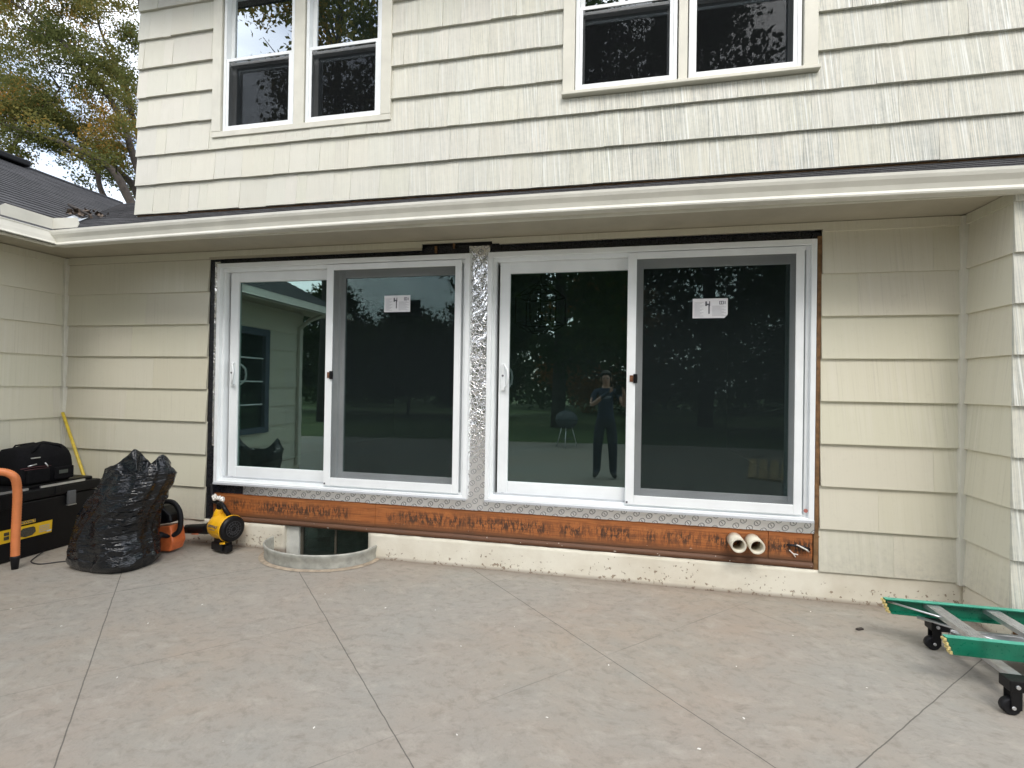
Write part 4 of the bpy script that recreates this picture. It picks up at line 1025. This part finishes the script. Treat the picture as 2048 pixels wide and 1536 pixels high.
# lower section : aluminium rails, cross bars, castor brackets
for y in (-.60, -1.13):
    s = MB(); s.box(5.50-LO.x, 7.9-LO.x, y-.014-LO.y, y+.014-LO.y, .075, .135); s.build('lower_rail', M['alu'], LD, bevel=.003)
for k in range(4):
    x = 5.53+.34*k; s = MB(); s.box(x-.028-LO.x, x+.028-LO.x, -1.112-LO.y, -.618-LO.y, .10, .128); s.build('lower_step', M['alu'], LD, bevel=.003)
s = MB(); s.box(5.62-LO.x, 6.1-LO.x, -.9-LO.y, -.66-LO.y, .14, .146); s.build('tray', plain('dirty_alu', (.30, .31, .32), .5, metal=.5, var=.3), LD)
for y in (-.58, -1.17):
    s = MB(); X_, Y_ = 5.44-LO.x, y-LO.y
    s.box(X_-.03, X_+.07, Y_-.03, Y_+.045, .115, .165, bev=.005); s.box(X_-.022, X_+.022, Y_-.026, Y_-.02, .03, .115, bev=.002); s.box(X_-.022, X_+.022, Y_+.02, Y_+.026, .03, .115, bev=.002); s.build('castor_bracket', M['black'], LD)
    s = MB(); s.tube([(X_-.012, Y_-.018, .038), (X_-.012, Y_-.014, .038), (X_-.012, Y_+.014, .038), (X_-.012, Y_+.018, .038)], [.032, .038, .038, .032], 24); wh = s.build('castor_wheel', M['rubber'], LD)
    s = MB(); s.tube([(X_-.012, Y_-.03, .04), (X_-.012, Y_-.018, .04)], .008, 10); s.tube([(X_+.0, Y_-.036, .14), (X_+.0, Y_-.029, .14)], .009, 10); s.build('axle', M['alu'], wh)
# small debris pieces
dd = [(-.72, -1.75), (-.2, -1.45), (.35, -1.55), (.9, -1.4), (1.55, -.75), (1.75, -.62), (2.1, -.85), (2.45, -.80), (.55, -2.2), (1.2, -1.9), (3.3, -1.7), (3.6, -1.2), (4.1, -1.5), (4.95, -.21), (4.35, -1.05), (2.9, -1.9), (3.9, -1.75), (4.6, -.6), (.1, -1.9), (2.3, -2.0), (4.9, -1.1), (1.0, -1.1), (3.1, -.9), (2.75, -1.2)]
rnd = random.Random(11); proto = []
for v_ in range(3):
    s = MB(); bmesh.ops.create_icosphere(s.bm, subdivisions=2, radius=1)
    for v in s.bm.verts: v.co = Vector((v.co.x*1.3, v.co.y*.7, v.co.z*.35)) * (1+.5*noise.noise(v.co*1.7+Vector((v_*5, 0, 0))))
    me = bpy.data.meshes.new('debris_chip'); s.bm.to_mesh(me); s.bm.free(); me.materials.append(M['white_tape']); proto.append(me)
for i, (x, y) in enumerate(dd):
    o = bpy.data.objects.new('debris_chip', proto[i % 3]); COL.objects.link(o); q = rnd.uniform(.003, .006); o.scale = (q, q, q); o.location = (x+rnd.uniform(-.1, .1), y, q*.25); o.rotation_euler = (0, 0, rnd.random()*6)
    tag(o, 'tiny white plaster chip lying on the patio', 'debris', 'plaster chips scattered on the patio')
s = MB(); s.box(-.024, .024, -.009, .009, 0, .010, bev=.003); o = s.build('wood_scrap', M['bark']); o.location = (5.12, -.42, .001); o.rotation_euler = (0, 0, .5); tag(o, 'small brown wood scrap on the patio near the ladder tip', 'wood scrap')

# ------------------------------------------------------------------ trees
def leafcloud(blobs, n, size, seed, lay=.5, tintf=None):
    rnd = random.Random(seed); verts = []; faces = []; tints = []
    tot = sum(b[3]**2 for b in blobs)
    for (x, y, z, r, tb) in blobs:
        k = int(n*r*r/tot)
        # leaf sprays: clusters within the blob
        ns = max(3, k//14)
        for _ in range(ns):
            d = Vector((rnd.gauss(0, 1), rnd.gauss(0, 1), rnd.gauss(0, 1))).normalized()*(rnd.random()**.45)*r
            c = Vector((x, y, z)) + Vector((d.x, d.y, d.z*.7)); ct = tb + rnd.uniform(-.15, .15)
            for __ in range(14):
                p = c + Vector((rnd.gauss(0, 1), rnd.gauss(0, 1), rnd.gauss(0, .6)))*size*1.7
                e = Euler((rnd.gauss(0, .8), rnd.gauss(0, .8), rnd.uniform(0, 6.3))).to_matrix(); q = size*rnd.uniform(.6, 1.3); i0 = len(verts)
                for a in ((-1, 0, 0), (-.1, -.55, .12), (1, 0, -.1), (.1, .55, .12)): verts.append(p + e@Vector(a)*q*.62)
                faces.append((i0, i0+1, i0+2, i0+3)); tints.append(min(1, max(0, ct+rnd.uniform(-.12, .12))))
    me = bpy.data.meshes.new('crown'); me.from_pydata([tuple(v) for v in verts], [], faces)
    ca = me.color_attributes.new('tint', 'FLOAT_COLOR', 'CORNER')
    buf = []
    for t in tints: buf += [t, t, t, 1]*4
    ca.data.foreach_set('color', buf)
    return me
def link_mesh(name, me, mat, parent):
    if not me.materials: me.materials.append(mat)
    o = bpy.data.objects.new(name, me); COL.objects.link(o); o.parent = parent; return o

def at_y(px, py, y):
    d = f_ + r_*(px-1024)/999.9 - u_*(py-768)/999.9; return CAM + d*((y-CAM.y)/d.y)
# big tree beyond the left wing
T0 = Vector((-10.3, 10.0, 0))
TR = empty('tree', T0, label='large tree turning from green to orange rising behind the left wing roof', cat='tree')
s = MB(); rnd = random.Random(5)
def limb(pts, r0, r1): 
    P = spline([Vector(p)-T0 for p in pts], 7); n = len(P)-1
    P = [p + Vector((noise.noise(p*.9), noise.noise(p*.9+Vector((3, 0, 0))), 0))*.10 for p in P]
    s.tube(P, [r0+(r1-r0)*i/n for i in range(n+1)], 8); return P
A = at_y
trunk = limb([T0, (-10.4, 9.9, 2.5), (-10.6, 9.8, 5)], .42, .30)
brs = [
 [(-10.6, 9.8, 5), A(300, 420, 9.6), A(262, 290, 9.3), A(225, 205, 9.2), A(150, 110, 9), A(60, 30, 9), A(-60, -60, 9)],
 [(-10.6, 9.8, 4.6), A(262, 405, 9), A(215, 335, 8.8), A(160, 300, 8.6), A(90, 275, 8.5), A(0, 245, 8.3), A(-120, 200, 8)],
 [(-10.6, 9.8, 4.8), A(278, 395, 10), A(240, 345, 10), A(180, 290, 10), A(110, 240, 9.8), A(20, 205, 9.6), A(-80, 170, 9.6)],
 [(-10.6, 9.8, 4.6), A(215, 400, 9.6), A(190, 340, 9.6), A(130, 300, 9.5), A(60, 262, 9.4), A(-40, 240, 9)],
 [(-10.6, 9.8, 5), A(285, 300, 10.4), A(266, 220, 10.5), A(240, 150, 10.8), A(200, 60, 11), A(190, -60, 11)],
 [(-10.6, 9.8, 5), A(320, 200, 10.2), A(285, 60, 10.4), A(270, -40, 10.6), A(250, -150, 10.8)],
 [A(-60, 420, 8.2), A(0, 330, 8.4), A(30, 285, 8.5), A(75, 230, 8.6), A(120, 170, 8.8)],
]
allp = []
for i, b in enumerate(brs):
    P = limb(b, .15 if i < 3 else .10, .02); allp.append(P)
    for k in range(12, len(P)-1, 3):
        d = Vector((rnd.uniform(-1, .5), rnd.uniform(-.7, .7), rnd.uniform(-.15, .8))).normalized()*rnd.uniform(.6, 1.7)
        Q = [P[k], P[k]+d*.5+Vector((0, 0, .06)), P[k]+d]; s.tube(Q, [.03, .018, .006], 5)
s.build('trunk', M['bark'], TR)
blobs = []
for P in allp:
    for k in range(len(P)//3, len(P), 1):
        p = P[k] + Vector((rnd.gauss(0, .42), rnd.gauss(0, .6), rnd.gauss(.12, .42)))
        tb = .45 + .6*noise.noise((p+T0)*.45) + (.12 if p.x < -5 else 0)
        blobs.append((p.x, p.y, p.z, rnd.uniform(.3, .62), tb))
for _ in range(260):
    q = A(rnd.uniform(-250, 300), rnd.uniform(-200, 235), rnd.uniform(8.5, 12)) - T0
    blobs.append((q.x, q.y, q.z, rnd.uniform(.25, .6), .45+.6*noise.noise((q+T0)*.45)))
link_mesh('crown', leafcloud(blobs, 110000, .078, 9), M['leaf_mixed'], TR)
# small golden tree low behind the roofs
G = empty('small_tree', (-17.5, 17, 0), label='small golden yellow tree showing just above the roof valley', cat='tree')
s = MB(); s.tube([(0, 0, 0), (.1, 0, 4), (0, 0, 7.6)], [.2, .15, .05], 7); s.build('trunk', M['bark'], G)
link_mesh('crown', leafcloud([(0, 0, 7.6, 1.3, .8), (-1, 0, 7.0, 1.2, .9), (1, .5, 6.8, 1.2, .7), (0, 0, 5.8, 1.8, .9)], 5000, .13, 31), leaf_mat('gold_leaves', [(0, (.35, .22, .03)), (1, (.6, .42, .05))]), G)

# yard trees behind the camera (seen in the glass): each its own crown
def yard_tree(x, y, h, rad, base, mat, n, seed, label, size=.2):
    t = empty('tree', (x, y, -.05), label=label, cat='tree', group='trees around the back lawn')
    rnd = random.Random(seed); s = MB()
    s.tube([(0, 0, 0), (.1, 0, h*.25), (-.1, .1, h*.5), (0, 0, h*.9)], [h*.016, h*.013, h*.009, h*.004], 9)
    bl = []
    for k in range(26):
        z = base + (h-base)*(k+.5)/26; rr = rad*math.sin(math.pi*min(.97, .16+.84*(k+.5)/26))**.7
        for q in range(3):
            a = rnd.uniform(0, 6.28); d = rr*rnd.uniform(.3, 1)
            bl.append((d*math.cos(a), d*math.sin(a), z+rnd.uniform(-.3, .3), rnd.uniform(.16, .30)*rad, .45+.45*noise.noise(Vector((a, z*.4, seed)))))
        a = rnd.uniform(0, 6.28); s.tube([(0, 0, z*.8), (rr*.5*math.cos(a), rr*.5*math.sin(a), z*.93), (rr*.8*math.cos(a), rr*.8*math.sin(a), z)], [.06, .035, .01], 5)
    s.build('trunk', M['bark'], t)
    link_mesh('crown', leafcloud(bl, n, size, seed+50), mat, t)
yard_tree(-7.0, -20, 5.2, 2.4, 1.2, M['leaf_green'], 16000, 1, 'low round green tree beyond the far lawn')
yard_tree(-12.5, -22, 6.6, 3.2, 1.5, M['leaf_green'], 18000, 2, 'mid sized green tree at the left of the back lawn')
yard_tree(-3.6, -21, 6.2, 2.6, 1.0, M['leaf_green'], 18000, 3, 'conical green tree beyond the far lawn')
yard_tree(1.3, -15.5, 18, 5.0, 2.6, M['leaf_green'], 42000, 4, 'tall dark tree with a bare lower trunk on the lawn')
yard_tree(7.2, -18, 20, 5.4, 1.5, M['leaf_green'], 42000, 5, 'tallest green tree at the right of the back lawn')
yard_tree(13, -15, 16, 5.0, 1.0, M['leaf_green'], 34000, 6, 'broad green tree by the right end of the patio')
yard_tree(3.0, -27, 9, 4.2, .8, M['leaf_orange'], 20000, 7, 'orange autumn tree behind the tall dark tree')
yard_tree(-8.2, -14.5, 21, 3.7, 11, M['leaf_mixed'], 14000, 8, 'very tall thin tree with leaves only near its top')
yard_tree(-17, -15, 11, 4, 1.5, M['leaf_green'], 10000, 9, 'green tree beyond the end of the left wing')
yard_tree(20, -26, 14, 6, .8, M['leaf_green'], 10000, 10, 'wide dark tree farthest to the right')
s = MB()
hb = [(x, -30+1.5*math.sin(x*.3), 1.3+.5*math.sin(x), 1.9, .4+.3*math.sin(x*1.7)) for x in range(-34, 36, 2)]
hd = empty('hedge', (0, 0, 0), label='long dark green hedge closing off the back of the lawn', cat='hedge')
link_mesh('foliage', leafcloud(hb, 20000, .22, 77), M['leaf_green'], hd)
s.bm.free()

wl_ = empty('tree_line', (0, 0, 0)); rnd = random.Random(12); hb = []
for k in range(70):
    x = -46 + 1.35*k; hh = 7.5 if x < -4 else (7.5 + min(1, (x+4)/8)*11)
    for q in range(int(hh/1.6)): hb.append((x+rnd.uniform(-1, 1), -38+rnd.uniform(-2, 2), 1+q*1.6+rnd.uniform(-.6, .6), 2.1, .4+rnd.uniform(-.3, .3)))
tag(wl_, 'dark wood closing the view beyond the lawn', 'wood', kind='stuff')
link_mesh('foliage', leafcloud(hb, 60000, .42, 91), M['leaf_green'], wl_)['kind'] = 'stuff'
# covered grill, boards (seen in the glass)
KG = empty('kettle_grill', (2.35, -8.6, 0), label='round dark kettle barbecue standing near the far patio edge', cat='grill')
def dome(rr, sgn, z0, n=8): return [[(rr*math.cos(a)*math.cos(t), rr*math.cos(a)*math.sin(t), z0+sgn*rr*.8*math.sin(a)) for t in [2*math.pi*k/28 for k in range(28)]] for a in [math.pi/2*.98*q/n for q in range(n+1)]]
s = MB(); V = s.grid(dome(.28, -1, .68), wrap=True); s.bm.faces.new(V[-1]); s.build('bowl', M['cover'], KG)
s = MB(); V = s.grid(dome(.285, 1, .69), wrap=True); s.bm.faces.new(V[-1]); s.tube([(-.07, 0, .915), (-.05, 0, .96), (.05, 0, .96), (.07, 0, .915)], .012, 8); s.build('lid', M['cover'], KG)
for k in range(3):
    a = R(90+120*k); s = MB(); s.tube([(.14*math.cos(a), .14*math.sin(a), .52), (.3*math.cos(a), .3*math.sin(a), .0)], .013, 8); s.build('leg', M['alu'], KG)
s = MB(); s.tube([(0, 0, .2), (0, 0, .21)], .16, 20); s.build('ash_tray', M['cover'], KG)
for k in range(5):
    s = MB(); s.box(-.07, .07, -1.3, 1.3, 0, .038, bev=.002); o = s.build('board', M['lumber']); o.location = (6.15+.17*k, -6.2+.08*k, .001); o.rotation_euler = (0, 0, R(14+k))
    tag(o, 'pale timber board lying on the patio behind the photographer', 'board', 'loose boards on the patio')

# ------------------------------------------------------------------ the photographer, mirrored in the door glass
def person():
    P0 = Vector((3.42, -4.42, 0))
    root = empty('person', P0, label='person in navy t-shirt and dark trousers holding a phone up with both hands', cat='person')
    bm = bmesh.new(); J = {}
    def v(n, p, r): J[n] = (bm.verts.new(Vector(p)), r); return n
    # local coordinates, facing +y
    v('pel', (0, 0, .96), (.17, .125)); v('waist', (0, .0, 1.10), (.155, .125)); v('chest', (0, .0, 1.30), (.17, .125)); v('neckb', (0, -.01, 1.47), (.075, .07)); v('neck', (0, .0, 1.54), (.055, .055)); v('head', (0, .02, 1.64), (.078, .09)); v('crown', (0, .01, 1.72), (.07, .085))
    E = [('pel', 'waist'), ('waist', 'chest'), ('chest', 'neckb'), ('neckb', 'neck'), ('neck', 'head'), ('head', 'crown')]
    for sgn, S_ in ((-1, 'l'), (1, 'r')):
        v('hip'+S_, (.095*sgn, 0, .88), (.10, .105)); v('knee'+S_, (.125*sgn, .03, .50), (.078, .082)); v('ank'+S_, (.135*sgn, -.02, .10), (.062, .066)); v('toe'+S_, (.17*sgn, .13, .04), (.045, .032))
        v('sh'+S_, (.185*sgn, 0, 1.42), (.06, .06)); v('elb'+S_, (.27*sgn+.04, .12, 1.20), (.042, .042)); v('wr'+S_, (.118*sgn+.17, .365, 1.425), (.027, .027)); v('palm'+S_, (.095*sgn+.18, .43, 1.465), (.03, .02))
        E += [('pel', 'hip'+S_), ('hip'+S_, 'knee'+S_), ('knee'+S_, 'ank'+S_), ('ank'+S_, 'toe'+S_), ('neckb', 'sh'+S_), ('sh'+S_, 'elb'+S_), ('elb'+S_, 'wr'+S_), ('wr'+S_, 'palm'+S_)]
        for q in range(4):
            n1, n2 = f'f{q}a{S_}', f'f{q}b{S_}'
            v(n1, (.088*sgn+.185, .452, 1.505-.019*q), (.0085, .0085)); v(n2, (.066*sgn+.19, .446, 1.508-.019*q), (.0075, .0075)); E += [('palm'+S_, n1), (n1, n2)]
        v('th'+S_, (.075*sgn+.185, .418, 1.455), (.009, .009)); E.append(('palm'+S_, 'th'+S_))
    for a, b in E: bm.edges.new((J[a][0], J[b][0]))
    bm.verts.index_update()
    me = bpy.data.meshes.new('body'); order = {n: q[0].index for n, q in J.items()}; bm.to_mesh(me); bm.free()
    o = bpy.data.objects.new('body', me); COL.objects.link(o)
    md = o.modifiers.new('skin', 'SKIN'); md.branch_smoothing = .6
    sk = me.skin_vertices[0].data
    for n, i in order.items(): sk[i].radius = J[n][1]
    sk[order['pel']].use_root = True
    sub = o.modifiers.new('sub', 'SUBSURF'); sub.levels = sub.render_levels = 2
    bpy.context.view_layer.update()
    m2 = bpy.data.meshes.new_from_object(o.evaluated_get(bpy.context.evaluated_depsgraph_get())); bpy.data.objects.remove(o)
    for k in ('shirt', 'trouser', 'skin', 'shoe'): m2.materials.append(M[k])
    for p in m2.polygons:
        c = p.center; p.use_smooth = True
        if c.z < .10: mi = 3
        elif c.z < .98: mi = 1
        elif c.z > 1.50 and abs(c.x) < .15 and c.y < .25: mi = 2
        elif c.y > .085 and c.z > 1.1 and abs(c.x) > .07 and (abs(c.x) > .215 or c.y > .16): mi = 2
        else: mi = 0
        p.material_index = mi
    # face relief: nose, brow and chin pushed out of the head
    for q in m2.vertices:
        if q.co.z > 1.52 and abs(q.co.x) < .12 and q.co.y > .03 and q.co.y < .2:
            d = q.co; q.co.y += .022*math.exp(-((d.x/.018)**2 + ((d.z-1.625)/.025)**2)) + .010*math.exp(-((d.x/.035)**2+((d.z-1.565)/.02)**2)) + .006*math.exp(-((d.z-1.665)/.012)**2)
    b = bpy.data.objects.new('body', m2); COL.objects.link(b); b.parent = root
    s = MB()
    r = bmesh.ops.create_uvsphere(s.bm, u_segments=24, v_segments=16, radius=1)
    for q in r['verts']: q.co = Vector((q.co.x*.092, q.co.y*.108-.006, q.co.z*.10+1.70))
    bmesh.ops.delete(s.bm, geom=[q for q in s.bm.verts if q.co.z < 1.62 or (q.co.y > .05 and q.co.z < 1.725)], context='VERTS')
    s.build('hair', M['hair'], root, smooth=True)
    s = MB()
    for sx in (-.034, .034): bmesh.ops.create_icosphere(s.bm, subdivisions=2, radius=.011, matrix=Matrix.Translation((sx, .103, 1.655)))
    s.build('eye', M['ink'], root)
    s = MB()
    for sx in (-1, 1): s.obox((sx*.088, .015, 1.64), ((1, 0, 0), (0, 1, 0), (0, 0, 1)), (.008, .018, .03), bev=.005)
    s.build('ear', M['skin'], root)
    s = MB(); s.obox((0, .098, 1.59), ((1, 0, 0), (0, 1, 0), (0, 0, 1)), (.022, .006, .004), bev=.002); s.build('mouth', plain('lips', (.3, .12, .1), .5), root)
    # pale chest print, worn and unreadable in the photo
    s = MB(); 
    for k in range(7): s.box(-.085+k*.025, -.068+k*.025, (.150), .156, 1.335, 1.36)
    s.box(-.06, .06, .150, .156, 1.315, 1.322); s.build('chest_print', plain('shirt_print', (.5, .55, .6), .7), root)
    ph = empty('phone', (0, 0, 0), label='slim dark phone held up by the person taking the picture', cat='phone')
    s = MB(); c = CAM - f_*.018 + Vector((-.0, 0, -.02)); s.obox(c, (r_, u_, f_), (.038, .075, .004), bev=.003); s.build('phone_case', M['black'], ph)
person()
for o in list(COL.objects):
    if o.type == 'MESH' and o.parent is None and 'kind' not in o and 'category' not in o: print('UNTAGGED', o.name)
